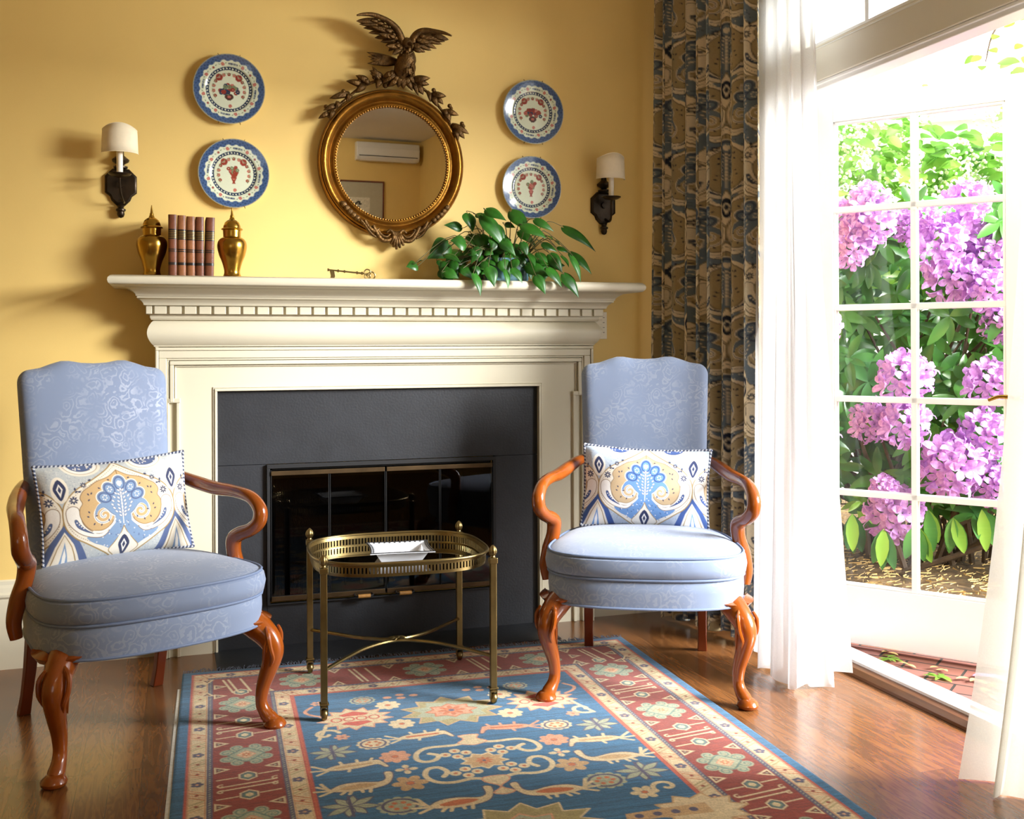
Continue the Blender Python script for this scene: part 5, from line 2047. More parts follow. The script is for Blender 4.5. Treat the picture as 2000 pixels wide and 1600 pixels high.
# ornamental key
ky = thing('ornamental_key', 'large decorative brass key propped on the mantel shelf', 'key', (0.685, -0.150, SH))
km = MB()
km.tube([(-0.094, 0, 0.038), (0.045, 0, 0.026)], 0.0034, 10)
for x in (-0.094, -0.055, -0.03, 0.02, 0.04):
    z = 0.038 - (x + 0.094) * 0.0863
    km.tube([(x - 0.003, 0, z), (x + 0.003, 0, z)], 0.0058, 12)
obj('shank', km, 'brass', ky)
obj('bit', MB().prism([(-0.089, 0.036), (-0.069, 0.034), (-0.066, 0.014), (-0.070, 0.000), (-0.087, 0.000), (-0.084, 0.016)], 'y', -0.002, 0.002), 'brass', ky, smooth=False, bevel=0.0006)
bo = MB()
for (cx, cz, r) in ((0.062, 0.030, 0.0125), (0.078, 0.018, 0.0145), (0.062, 0.0145, 0.011)):
    bo.tube([(cx + r * math.cos(a), 0, cz + r * math.sin(a)) for a in [2 * PI * k / 24 for k in range(24)]], 0.0026, 8, loop=True)
bo.tube([(0.045, 0, 0.026), (0.06, 0, 0.022), (0.075, 0, 0.016)], 0.0026, 8)
obj('bow', bo, 'brass', ky)

# trailing pothos in a jardiniere
pt = thing('pothos_plant', 'trailing green pothos in a low jardiniere at the right of the mantel', 'houseplant', (0, 0, 0))
jb = MB()
rg = []
for (k, z) in ((0.86, 0.0), (0.90, 0.004), (0.94, 0.012), (0.93, 0.035), (1.0, 0.085), (1.05, 0.092), (1.05, 0.098), (0.97, 0.098), (0.95, 0.085)):
    rg.append([(1.33 + 0.100 * k * math.cos(a) * (1 / (abs(math.cos(a)) ** 4 + abs(math.sin(a)) ** 4) ** 0.25), -0.135 + 0.060 * k * math.sin(a) * (1 / (abs(math.cos(a)) ** 4 + abs(math.sin(a)) ** 4) ** 0.25), SH + z) for a in [2 * PI * q / 48 for q in range(48)]])
jb.rings(rg)
obj('jardiniere', jb, 'porcblue', pt, label='blue and white porcelain jardiniere')
obj('soil', MB().box(1.245, 1.415, -0.182, -0.088, SH + 0.07, SH + 0.084), 'bark', pt, smooth=False)
POTHOS = [(1.142,-0.128,1.687,1.07,-0.142,1.692,0.032),(1.164,-0.148,1.742,1.178,-0.164,1.671,0.05),(1.211,-0.108,1.745,1.25,-0.134,1.731,0.029),(1.224,-0.21,1.752,1.29,-0.252,1.709,0.035),(1.216,-0.192,1.729,1.299,-0.211,1.598,0.053),(1.281,-0.164,1.697,1.307,-0.185,1.616,0.035),(1.334,-0.121,1.709,1.37,-0.135,1.693,0.023),(1.36,-0.126,1.761,1.419,-0.173,1.674,0.047),(1.383,-0.199,1.696,1.465,-0.242,1.643,0.047),(1.438,-0.196,1.72,1.509,-0.214,1.676,0.029),(1.589,-0.137,1.699,1.708,-0.172,1.605,0.041),(1.601,-0.188,1.588,1.67,-0.232,1.502,0.041),(1.568,-0.282,1.566,1.596,-0.305,1.464,0.026),(1.534,-0.282,1.49,1.585,-0.305,1.401,0.041),(1.468,-0.206,1.621,1.524,-0.219,1.59,0.035),(1.5,-0.173,1.658,1.514,-0.21,1.638,0.02),(1.546,-0.161,1.641,1.553,-0.178,1.62,0.018),(1.554,-0.157,1.612,1.597,-0.17,1.589,0.023),(1.554,-0.212,1.572,1.564,-0.257,1.524,0.02),(1.516,-0.166,1.581,1.559,-0.188,1.509,0.041),(1.446,-0.209,1.582,1.475,-0.242,1.542,0.035),(1.4,-0.206,1.531,1.472,-0.25,1.485,0.047),(1.467,-0.282,1.514,1.511,-0.305,1.441,0.041),(1.414,-0.282,1.482,1.442,-0.305,1.412,0.035),(1.325,-0.161,1.603,1.393,-0.188,1.519,0.053),(1.315,-0.282,1.511,1.343,-0.305,1.454,0.035),(1.283,-0.282,1.504,1.285,-0.305,1.432,0.023),(1.212,-0.172,1.567,1.23,-0.199,1.474,0.032),(1.215,-0.282,1.515,1.227,-0.305,1.44,0.041),(1.154,-0.282,1.486,1.169,-0.305,1.403,0.032),(1.089,-0.119,1.619,1.002,-0.142,1.559,0.064),(1.14,-0.198,1.614,1.079,-0.209,1.623,0.053),(1.152,-0.106,1.584,1.07,-0.141,1.523,0.059),(1.177,-0.134,1.659,1.188,-0.165,1.612,0.035),(1.217,-0.157,1.657,1.216,-0.18,1.592,0.053),(1.05,-0.22,1.498,1.096,-0.237,1.47,0.035),(0.949,-0.15,1.526,0.904,-0.168,1.517,0.035),(0.946,-0.176,1.536,0.961,-0.197,1.541,0.013),(1.135,-0.143,1.524,1.169,-0.183,1.478,0.035),(1.169,-0.138,1.531,1.212,-0.171,1.504,0.035),(1.379,-0.209,1.625,1.395,-0.223,1.567,0.029),(1.365,-0.107,1.621,1.407,-0.127,1.563,0.041),(1.272,-0.192,1.58,1.301,-0.226,1.628,0.029),(1.047,-0.128,1.548,1.067,-0.152,1.503,0.029),(1.26,-0.121,1.617,1.291,-0.15,1.558,0.041),(1.401,-0.105,1.681,1.456,-0.143,1.62,0.035),(1.406,-0.208,1.582,1.416,-0.256,1.527,0.029),(1.058,-0.188,1.569,1.103,-0.237,1.535,0.035)]


def heart_leaf(mb, a, b, w, up):
    """pointed heart-shaped leaf from its stalk end a to its tip b, folded along the midrib"""
    a, b = Vector(a), Vector(b)
    t = b - a
    L = t.length
    t.normalize()
    u = Vector(up) - t * t.dot(Vector(up))
    u.normalize()
    sd = t.cross(u)
    prof = [(-0.06, 0.30), (0.0, 0.62), (0.10, 0.90), (0.25, 1.0), (0.42, 0.90), (0.60, 0.66), (0.78, 0.36), (0.92, 0.12), (1.0, 0.01)]
    rows = []
    for i, (q, k) in enumerate(prof):
        base = 0.05 if i == 0 else q
        c = a + t * (L * base) + u * (0.10 * L * math.sin(PI * min(1, max(0, q))))
        e = a + t * (L * q) + u * (0.10 * L * math.sin(PI * min(1, max(0, q))))
        rows.append([e - sd * w * k - u * 0.16 * w * k, e - sd * w * k * 0.5 + u * 0.14 * w * k, c, e + sd * w * k * 0.5 + u * 0.14 * w * k, e + sd * w * k - u * 0.16 * w * k])
    mb.rings(rows, closed=False, cap=False)


lfm, stm = MB(), MB()
for i, (ax_, ay_, az_, bx_, by_, bz_, w) in enumerate(POTHOS):
    a, b = Vector((ax_, ay_, az_)), Vector((bx_, by_, bz_))
    up = Vector((random.uniform(-0.35, 0.35) + 0.15, -0.9, 0.45 + random.uniform(-0.2, 0.3)))
    heart_leaf(lfm, a, b + (b - a) * 0.10, w * 0.74, up)
    root = Vector((1.33 + max(-0.07, min(0.07, (a.x - 1.33) * 0.4)), -0.135, SH + 0.085))
    mid = root.lerp(a, 0.5) + Vector((0, -0.01, 0.05 + 0.15 * abs(a.x - 1.33)))
    stm.tube([root, mid, a + (a - b).normalized() * 0.012, a], [0.002, 0.0018, 0.0014, 0.0012], 6, 4)
for i in range(60):
    x = random.gauss(1.28, 0.12)
    z = SH + 0.045 + random.uniform(0.0, 0.17) * max(0.25, 1 - abs(x - 1.3) * 4)
    a = Vector((x, random.uniform(-0.235, -0.08), z))
    b = a + Vector((random.uniform(-0.05, 0.06), random.uniform(-0.04, 0.0), random.uniform(-0.07, 0.0)))
    heart_leaf(lfm, a, b, random.uniform(0.02, 0.034), (random.uniform(-.4, .4), -0.8, 0.6))
    stm.tube([Vector((1.33, -0.135, SH + 0.085)), Vector((1.33, -0.135, SH + 0.085)).lerp(a, 0.6) + Vector((0, 0, 0.03)), a], 0.0018, 5, 3)
obj('foliage', lfm, 'pothos', pt, angle=180, subsurf=1)
obj('stems', stm, 'stem', pt)

# ================================================================== PLATES


def plate(R, variant):
    c = plate_cols(R, variant)
    nr, na = 70, 240
    r = np.linspace(0.0, 1.0, nr)[:, None] * np.ones((1, na + 1))
    a = np.linspace(0, 2 * PI, na + 1)[None] * np.ones((nr, 1))
    U, V = r * np.cos(a), r * np.sin(a)
    cols = sample(c, U, V)
    # profile: flat well, gentle cavetto, raised rim
    dep = np.interp(r, [0, 0.54, 0.60, 0.68, 0.9, 0.985, 1.0], [0.012, 0.0115, 0.012, 0.017, 0.023, 0.025, 0.0245])
    P = np.stack([U * R, -dep - 0.004, -V * R], -1)
    o = grid_obj('plate_face', P[::-1], 'plate', cols[::-1])
    bk = MB()
    bk.lathe([(0.001, 0.002), (0.5 * R, 0.002), (0.56 * R, 0.006), (0.62 * R, 0.010), (0.985 * R, 0.0255), (0.998 * R, 0.0275)], axis='y', seg=64, cap=False)
    return o, bk


def hang_plate(label, x, z, R, variant, src=None):
    t = thing('porcelain_plate', label, 'plate', (x, 0, z), group='blue and white porcelain plates on the yellow wall')
    f, bk = plate(R, variant)
    f.parent = t
    obj('plate_back', bk, 'porcelain', t)
    h = MB()
    for a in (0.3, -0.3):
        h.tube([(0.5 * R * math.sin(a), -0.001, 0.5 * R * math.cos(a)), (0.5 * R * math.sin(a), -0.001, -0.5 * R * math.cos(a))], 0.0012, 6)
    h.tube([(-0.5 * R * math.sin(0.3), -0.001, 0), (0.5 * R * math.sin(0.3), -0.001, 0)], 0.0012, 6)
    for a in (PI / 2 - 0.3, PI / 2 + 0.3, -PI / 2 - 0.3, -PI / 2 + 0.3):
        cx, cz = math.cos(a), math.sin(a)
        h.tube([(0.5 * R * cx, -0.001, 0.5 * R * cz), (1.0 * R * cx, -0.020, 1.0 * R * cz), (1.025 * R * cx, -0.027, 1.025 * R * cz), (0.985 * R * cx, -0.031, 0.985 * R * cz)], 0.0011, 6, 3)
    obj('wire_hanger', h, 'brass', t)
    return t


hang_plate('upper left flower-vase plate, above another plate near the left sconce', 0.222, 2.217, 0.1385, 0)
hang_plate('lower left plate with a narrow red vase, above the brass urn', 0.239, 1.884, 0.1370, 1)
hang_plate('upper plate on the right of the round mirror', 1.4935, 2.208, 0.1385, 0)
hang_plate('lower plate right of the mirror, just above the pothos leaves', 1.485, 1.882, 0.1345, 1)

# ================================================================== ROUND MIRROR WITH EAGLE
MXC, MZC = 0.874, 1.955
mr = thing('round_mirror', 'round gilt mirror with a carved eagle crest above the mantel', 'mirror', (0, 0, 0))


def PX(px, py, y=-0.06):
    return Vector((0.877 + (px - 765) * 0.00213, y, 1.973 - (py - 313) * 0.00210))


tm = Matrix.Translation((MXC, 0, MZC)) @ Matrix.Rotation(math.radians(2.2), 4, 'X')


def mlathe(prof, seg=96):
    mb = MB()
    rg = []
    for r, h in prof:
        rg.append([tm @ Vector((r * math.cos(a), -h, r * math.sin(a))) for a in [2 * PI * k / seg for k in range(seg)]])
    return mb.rings(rg, cap=False, loop=True)


fm = mlathe([(0.232, 0.014), (0.232, 0.026), (0.240, 0.030), (0.248, 0.026), (0.252, 0.022), (0.258, 0.022), (0.266, 0.034), (0.274, 0.044), (0.282, 0.049), (0.289, 0.047), (0.2935, 0.042), (0.2945, 0.036), (0.299, 0.038), (0.304, 0.030), (0.307, 0.016), (0.305, 0.012)])
obj('frame', fm, 'gilt', mr, angle=55)
bd = MB()
for k in range(130):
    a = 2 * PI * k / 130
    bd.ball(tm @ Vector((0.2345 * math.cos(a), -0.028, 0.2345 * math.sin(a))), 0.0048, 7, 5)
obj('beading', bd, 'gilt', mr)
mg = MB()
rg = []
for i in range(25):
    r = 0.2335 * i / 24 + 1e-4
    h = 0.0245 - 0.5 * r * r * 0.10
    rg.append([tm @ Vector((r * math.cos(a), -h, r * math.sin(a))) for a in [2 * PI * k / 96 for k in range(96)]])
mg.rings(rg, cap=False)
obj('mirror_glass', mg, 'mirror', mr, angle=180)
# eagle
eg = MB()
eg.tube([PX(789, 92, -0.080), PX(788, 104, -0.075), PX(788, 120, -0.075), PX(780, 140, -0.068), PX(772, 155, -0.06)], [0.020, 0.027, 0.040, 0.037, 0.022], 16, 5)
eg.ball(PX(787, 92, -0.088), 0.026, 14, 10)
eg.tube([PX(790, 94, -0.108), PX(794, 99, -0.124), PX(793, 106, -0.124)], [0.010, 0.007, 0.002], 8, 4)
for k in range(46):
    q = random.random()
    a = random.uniform(-1.5, 1.5)
    c = PX(787 + 15 * math.sin(a) * (0.7 + 0.5 * math.sin(PI * q)), 98 + 48 * q, -0.075 - 0.035 * math.cos(a))
    eg.blade(c, c + Vector((random.uniform(-.006, .006), 0.004, -0.026)), 0.008, 0.004, (math.sin(a), -math.cos(a), 0))
egl = obj('carved_eagle', eg, 'giltdark', mr, angle=180, label='carved eagle body')
wings = (
    [((782, 104), (776, 84), (766, 66), (748, 54), (722, 47), (700, 49), (686, 54)),
     [((776, 84), (752, 108)), ((772, 92), (746, 98)), ((770, 82), (736, 92)), ((766, 76), (724, 86)), ((760, 68), (712, 78)), ((752, 62), (702, 70)), ((742, 57), (694, 64)), ((730, 54), (688, 59)), ((776, 100), (757, 118)), ((762, 84), (730, 80)), ((756, 74), (716, 68)), ((772, 100), (744, 104))]],
    [((796, 102), (798, 86), (806, 72), (820, 66), (840, 68), (856, 71), (869, 77)),
     [((800, 92), (824, 104)), ((802, 86), (836, 100)), ((806, 80), (846, 96)), ((812, 76), (856, 87)), ((822, 72), (862, 82)), ((836, 71), (869, 78)), ((800, 98), (814, 108)), ((804, 84), (832, 88)), ((810, 76), (844, 80)), ((798, 96), (812, 98))]])
for lead, fe in wings:
    w = MB()
    w.tube([PX(*p, -0.075 - 0.012 * i) for i, p in enumerate(lead)], [0.020, 0.018, 0.015, 0.012, 0.010, 0.007, 0.003], 10, 4)
    for i, (a, b) in enumerate(fe):
        w.blade(PX(*a, -0.085 - 0.002 * i), PX(*b, -0.078 - 0.004 * i), 0.014, 0.008, (0, -1, 0), 7)
        w.blade(PX(*a, -0.090 - 0.002 * i), PX((a[0] * 2 + b[0]) / 3, (a[1] * 2 + b[1]) / 3, -0.090 - 0.003 * i), 0.010, 0.006, (0, -1, 0), 5)
    obj('wing', w, 'giltdark', egl, angle=180)
tl = MB()
for b in ((712, 110), (714, 118), (718, 124), (713, 132), (728, 133)):
    tl.blade(PX(774, 124, -0.055), PX(*b, -0.055), 0.013, 0.007, (0, -1, 0), 6)
obj('tail', tl, 'giltdark', egl, angle=180)


def spray(name, pts, leaves, berries):
    m_ = MB()
    m_.tube([PX(*p, -0.042) for p in pts], 0.006, 8, 5)
    for (a, b, w) in leaves:
        m_.blade(PX(*a, -0.045), PX(*b, -0.062), w, 0.010, (0, -1, 0), 6, bend=0.012)
    for b in berries:
        m_.ball(PX(*b, -0.058), 0.0095, 8, 6)
        m_.ball(PX(b[0] + 4, b[1] + 4, -0.052), 0.008, 8, 6)
    return obj(name, m_, 'giltdark', mr, angle=180)


spray('leaf_spray', [(790, 158), (808, 162), (832, 178), (850, 198), (868, 222), (882, 246), (892, 268)],
      [((800, 158), (836, 152), .016), ((806, 162), (834, 165), .014), ((808, 164), (822, 186), .018), ((800, 160), (812, 188), .012), ((838, 184), (868, 186), .015), ((840, 186), (850, 208), .016), ((848, 190), (862, 202), .012), ((864, 214), (893, 222), .014), ((866, 216), (876, 236), .016), ((862, 212), (872, 226), .012), ((880, 240), (914, 258), .014), ((884, 246), (905, 268), .015), ((886, 250), (892, 272), .012), ((832, 176), (836, 200), .010)],
      [(802, 148), (843, 175), (875, 204), (900, 238)])
spray('leaf_spray', [(764, 158), (745, 160), (720, 168), (696, 182), (674, 202), (655, 220), (638, 240)],
      [((745, 158), (716, 146), .014), ((740, 160), (718, 152), .012), ((738, 160), (730, 180), .016), ((716, 168), (690, 158), .015), ((704, 174), (672, 170), .014), ((708, 172), (690, 192), .016), ((680, 192), (640, 206), .014), ((680, 194), (672, 210), .014), ((660, 210), (650, 226), .014), ((655, 216), (628, 230), .012), ((648, 226), (640, 246), .012), ((640, 232), (619, 246), .011), ((718, 168), (700, 168), .012), ((734, 158), (722, 138), .010)],
      [(726, 158), (698, 166), (667, 190), (634, 222)])
cm = MB()
for (a, b, w) in (((768, 146), (748, 160), .016), ((772, 148), (762, 172), .016), ((776, 150), (772, 176), .018), ((780, 150), (782, 178), .018), ((784, 150), (794, 176), .016), ((788, 148), (804, 166), .014), ((774, 146), (740, 170), .012), ((760, 150), (742, 158), .014), ((770, 160), (752, 176), .014), ((786, 158), (800, 180), .013)):
    cm.blade(PX(*a, -0.06), PX(*b, -0.066), w, 0.012, (0, -1, 0), 6, bend=0.012)
for b in ((745, 163), (752, 168), (748, 172), (758, 164), (764, 150), (790, 150), (782, 146), (770, 148)):
    cm.ball(PX(*b, -0.055), 0.012, 8, 6)
obj('foliate_mount', cm, 'giltdark', mr, angle=180)
ac = MB()
for (a, b) in (((764, 457), (758, 482)), ((766, 457), (763, 488)), ((768, 457), (769, 492)), ((771, 457), (776, 489)), ((773, 457), (783, 484)), ((775, 458), (787, 478))):
    ac.tube([PX(*a, -0.045), PX((a[0] + b[0]) / 2 + (b[0] - 769) * -0.15, (a[1] + b[1]) / 2, -0.056), PX(*b, -0.050)], [0.006, 0.009, 0.005], 8, 4)
for s in (-1, 1):
    def Q(x, y, dy=0):
        return PX(769 + s * x, y, -0.052 + dy)
    ac.tube([Q(46, 446), Q(38, 462), Q(28, 474), Q(14, 474), Q(6, 464), Q(12, 455), Q(20, 460)], [0.007, 0.010, 0.010, 0.009, 0.007, 0.006, 0.004], 8, 5)
    ac.tube([Q(38, 452), Q(30, 464), Q(20, 468), Q(12, 462)], [0.004, 0.006, 0.006, 0.003], 8, 5)
    ac.tube([Q(62, 436), Q(54, 450), Q(42, 458), Q(34, 452)], [0.006, 0.009, 0.008, 0.004], 8, 5)
    ac.tube([Q(70, 436), Q(60, 448), Q(50, 462), Q(38, 470)], [0.005, 0.007, 0.007, 0.004], 8, 5)
    for (x, y) in ((72, 436), (79, 430), (86, 424), (92, 417), (98, 410)):
        ac.blade(Q(x, y, 0.006), Q(x + 9, y - 9, 0.006), 0.011, 0.008, (0, -1, 0), 5)
obj('acanthus_mount', ac, 'giltdark', mr, angle=180)

# ================================================================== SCONCES


def sconce(label, x, z, lean):
    t = thing('wall_sconce', label, 'wall sconce', (x, 0, z), group='pair of bronze candle sconces')
    bp = MB()
    out = [(-0.040, 0.062), (-0.030, 0.072), (0.030, 0.072), (0.040, 0.062), (0.058, 0.044), (0.058, -0.020), (0.040, -0.034), (0.034, -0.050), (0.014, -0.070), (-0.014, -0.070), (-0.034, -0.050), (-0.040, -0.034), (-0.058, -0.020), (-0.058, 0.044)]
    rg = []
    for (k, y) in ((1.0, 0.0), (1.0, -0.008), (0.95, -0.012), (0.86, -0.013), (0.84, -0.016), (0.5, -0.017)):
        rg.append([(px_ * k, y, pz * k) for px_, pz in out])
    bp.rings(rg)
    # vase finial above and acorn below
    bp.lathe([(0.012, 0.070), (0.026, 0.074), (0.026, 0.080), (0.012, 0.084), (0.014, 0.088), (0.030, 0.098), (0.032, 0.106), (0.020, 0.116), (0.013, 0.122), (0.010, 0.150), (0.014, 0.170), (0.015, 0.182), (0.009, 0.190), (0.012, 0.196), (0.010, 0.205), (0.001, 0.210)], (0, -0.016, 0), seg=20)
    bp.lathe([(0.001, -0.118), (0.010, -0.114), (0.014, -0.104), (0.013, -0.094), (0.018, -0.090), (0.018, -0.084), (0.010, -0.080), (0.014, -0.070)], (0, -0.016, 0), seg=20)
    obj('backplate', bp, 'bronze', t, angle=50)
    ar_ = MB()
    ar_.tube([(0, -0.016, 0.012), (0, -0.03, 0.012)], 0.014, 12)
    ar_.tube([(0.006, -0.018, -0.048), (0.012, -0.035, -0.060), (0.010, -0.066, -0.058), (0.004, -0.088, -0.035), (0, -0.096, 0.0), (0, -0.098, 0.026)], [0.005, 0.005, 0.0045, 0.0042, 0.004, 0.004], 8, 5)
    obj('arm', ar_, 'bronze', t)
    c = (0, -0.098, 0)
    bo_ = MB().lathe([(0.004, 0.024), (0.012, 0.026), (0.030, 0.030), (0.040, 0.036), (0.042, 0.040), (0.038, 0.039), (0.028, 0.034), (0.012, 0.032), (0.001, 0.032)], c, seg=32)
    obj('drip_pan', bo_, 'bronze', t, angle=60)
    obj('candle_sleeve', MB().lathe([(0.001, 0.033), (0.0115, 0.033), (0.0115, 0.150), (0.009, 0.152), (0.001, 0.152)], c, seg=24), 'wax', t, angle=50)
    s_ = MB()
    rg = []
    n = 28
    for zz, r in ((0.118, 0.066), (0.150, 0.0645), (0.19, 0.063), (0.225, 0.062)):
        ring = []
        for k in range(n + 1):
            a = PI + PI * k / n
            zt = zz if zz < 0.2 else zz - 0.020 * abs(math.cos(a)) ** 2
            ring.append((r * math.cos(a), c[1] + 0.012 + r * 0.85 * math.sin(a), zt))
        rg.append(ring)
    s_.rings(rg, closed=False)
    sh_ = obj('lamp_shade', s_, 'shade', t, solid=0.0015, angle=180)
    for zi in (0, 3):
        obj('shade_trim', MB().tube(rg[zi], 0.0016, 6), 'shade', sh_)
    cl = MB().tube([(0, -0.098, 0.150), (0.0, -0.098, 0.19), (0.03, -0.112, 0.20), (0.058, -0.098, 0.20)], 0.001, 5)
    obj('shade_clip', cl, 'brass', sh_)
    return t


sconce('bronze candle sconce with ivory half shade left of the plates', -0.182, 1.812, 0)
sconce('bronze candle sconce with ivory half shade beside the patterned drape', 1.826, 1.805, 0)

# switch plate
sw = thing('switch_plate', 'cream light switch keypad on the wall behind the mantelpiece end', 'light switch', (1.803, 0, 1.286))
obj('cover_plate', MB().box(-0.040, 0.040, -0.006, 0, -0.060, 0.060), 'plastic', sw, smooth=False, bevel=0.0025)
for k in range(4):
    obj('button', MB().box(-0.018, 0.016, -0.0085, -0.0062, 0.026 - k * 0.022, 0.042 - k * 0.022), 'plastic', sw, smooth=False, bevel=0.001)
for z in (0.034, 0.012, -0.010, -0.032):
    obj('indicator', MB().box(0.020, 0.028, -0.0068, -0.0061, z, z + 0.0022), 'dark', sw, smooth=False)

# ================================================================== SEEN IN THE MIRROR
acu = thing('air_conditioner', 'long white wall air conditioner reflected in the round mirror', 'air conditioner', (0, 0, 0))
am = MB().prism([(YN, 2.50), (YN + 0.16, 2.50), (YN + 0.21, 2.55), (YN + 0.22, 2.66), (YN + 0.20, 2.74), (YN, 2.75)], 'x', 1.45, 2.32)
obj('casing', am, 'ac', acu, smooth=False, bevel=0.01)
obj('louvre', MB().prism([(YN + 0.05, 2.492), (YN + 0.17, 2.494), (YN + 0.205, 2.535), (YN + 0.20, 2.54), (YN + 0.165, 2.499)], 'x', 1.50, 2.27), 'ac', acu, smooth=False)
obj('air_slot', MB().prism([(YN + 0.212, 2.552), (YN + 0.2145, 2.552), (YN + 0.2155, 2.562), (YN + 0.213, 2.562)], 'x', 1.48, 2.29), 'dark', acu, smooth=False)
pf = thing('framed_picture', 'dark framed botanical print reflected low in the round mirror', 'picture', (1.50, YN, 1.80))
fm_ = MB()
for (a, b, c_, d_) in ((-0.36, 0.36, 0.41, 0.43), (-0.36, 0.36, -0.43, -0.41), (-0.36, -0.34, -0.41, 0.41), (0.34, 0.36, -0.41, 0.41)):
    fm_.box(a, b, 0.0, 0.025, c_, d_)
obj('picture_frame', fm_, 'cherrydark', pf, smooth=False, bevel=0.003)
obj('mat_board', MB().box(-0.34, 0.34, 0.0, 0.008, -0.41, 0.41), 'matboard', pf, smooth=False)
obj('print_sheet', MB().box(-0.16, 0.16, 0.008, 0.010, -0.2, 0.2), 'print2', pf, smooth=False)
ik = MB().tube([(0, 0.0105, -0.19), (0.01, 0.0105, 0), (0, 0.0105, 0.17)], 0.002, 5)
for k in range(26):
    a = random.uniform(0, 2 * PI)
    x, z = random.uniform(-0.03, 0.03), random.uniform(-0.14, 0.14)
    ik.blade((x, 0.0105, z), (x + 0.05 * math.cos(a), 0.0105, z + 0.05 * math.sin(a)), 0.014, 0.001, (0, 1, 0), 4)
obj('botanical_drawing', ik, 'ink', pf)
cfl = thing('ceiling_fill_panel', 'added flat fill panel on the ceiling behind the viewpoint', 'ceiling light', (0.2, -4.3, ZC))  # added body for the unseen ceiling fill lamp
obj('fill_lamp_housing', MB().box(-0.65, 0.65, -0.30, 0.30, -0.06, 0), 'white', cfl, smooth=False, bevel=0.01)

# ================================================================== GARDEN
GZ = -0.03
tag(obj('brick_paving', MB().box(XR + 0.12, 3.15, -4.2, 0.55, GZ - 0.08, GZ + 0.018), 'brick', smooth=False), 'red brick paving outside the french door sill', 'paving')
gm_ = MB()
n = 60
rows = []
for i in range(n + 1):
    rows.append([(3.15 + 9.0 * (i / n) ** 1.3, -5.0 + 13.0 * j / n, GZ + 0.012 * math.sin(i * 1.7) * math.cos(j * 2.1) + 0.02 * random.random() + 0.10 * (i / n) ** 1.5) for j in range(n + 1)])
gm_.rings(rows, closed=False)
tag(obj('pine_mulch', gm_, 'mulch', angle=180), 'brown pine mulch bed under the rhododendron', 'mulch', kind='stuff')
sw_ = MB()
for k in range(5200):
    x, y = 3.12 + 2.6 * random.random() ** 1.3, random.uniform(-1.6, 2.8)
    a = random.gauss(0.5, 0.6)
    l = random.uniform(0.025, 0.07)
    z = GZ + 0.03 + random.random() * 0.025
    c, s = math.cos(a) * l, math.sin(a) * l
    w = random.uniform(0.0015, 0.004)
    sw_.add([(x, y, z), (x + c, y + s, z + random.uniform(-.005, .012)), (x + c - s / l * w, y + s + c / l * w, z + 0.003), (x - s / l * w, y + c / l * w, z + 0.004)], [(0, 1, 2, 3)])
tag(obj('straw_litter', sw_, 'straw', smooth=False), 'dry straw and needles scattered over the mulch', 'straw', kind='stuff')


def long_leaf(mb, a, d, up, L, w, droop=0.25):
    """rhododendron leaf: long, elliptical, folded on the midrib and drooping"""
    a, d, up = Vector(a), Vector(d).normalized(), Vector(up)
    u = up - d * d.dot(up)
    if u.length < 1e-4:
        u = d.orthogonal()
    u.normalize()
    s = d.cross(u)
    rows = []
    for q, k in ((0, 0.05), (0.12, 0.45), (0.32, 0.9), (0.55, 1.0), (0.78, 0.72), (0.93, 0.34), (1.0, 0.03)):
        c = a + d * (L * q) - u * (droop * L * q * q)
        rows.append([c - s * w * k + u * w * 0.22 * k, c, c + s * w * k + u * w * 0.22 * k])
    mb.rings(rows, closed=False)


def visible_gap(p):
    return True


# rhododendron ----------------------------------------------------
rh = thing('rhododendron_bush', 'large rhododendron with lilac flower clusters seen through the door glass', 'shrub', (0, 0, 0))
BLOOMS = [(3.067,-0.221,1.77,0.118),(3.021,-0.149,1.663,0.105),(3.35,-0.113,1.768,0.074),(3.058,-0.059,1.813,0.073),(3.412,-0.25,1.659,0.126),(3.614,-0.204,1.742,0.116),(3.683,-0.294,1.613,0.115),(3.542,-0.207,1.52,0.128),(3.622,-0.343,1.453,0.107),(3.342,-0.273,1.785,0.062),(3.713,-0.34,1.303,0.096),(3.237,-0.251,1.043,0.124),(3.645,-0.332,1.016,0.114),(3.183,-0.06,0.832,0.096),(3.258,-0.217,0.834,0.113),(3.421,-0.337,0.644,0.141),(3.572,-0.379,0.778,0.118),(3.635,-0.373,0.55,0.101),(3.27,-0.126,0.401,0.134),(3.17,-0.182,0.523,0.066),(3.533,-0.314,1.859,0.107),(3.077,-0.208,1.855,0.095),(3.795,-0.254,1.742,0.086),(2.888,-0.078,1.277,0.108),(2.838,-0.107,0.754,0.107),(3.879,-0.475,1.131,0.13),(3.925,-0.491,1.556,0.118),(3.872,-0.45,0.656,0.131),(2.804,0.003,1.69,0.109)]
CAMP = Vector((0, -4.33, 1.2))
bushc = Vector((4.0, 0.55, 0.9))
fo, yg = MB(), MB()
view = (Vector((3.4, -0.15, 1.0)) - CAMP).normalized()
side = Vector((view.y, -view.x, 0)).normalized()
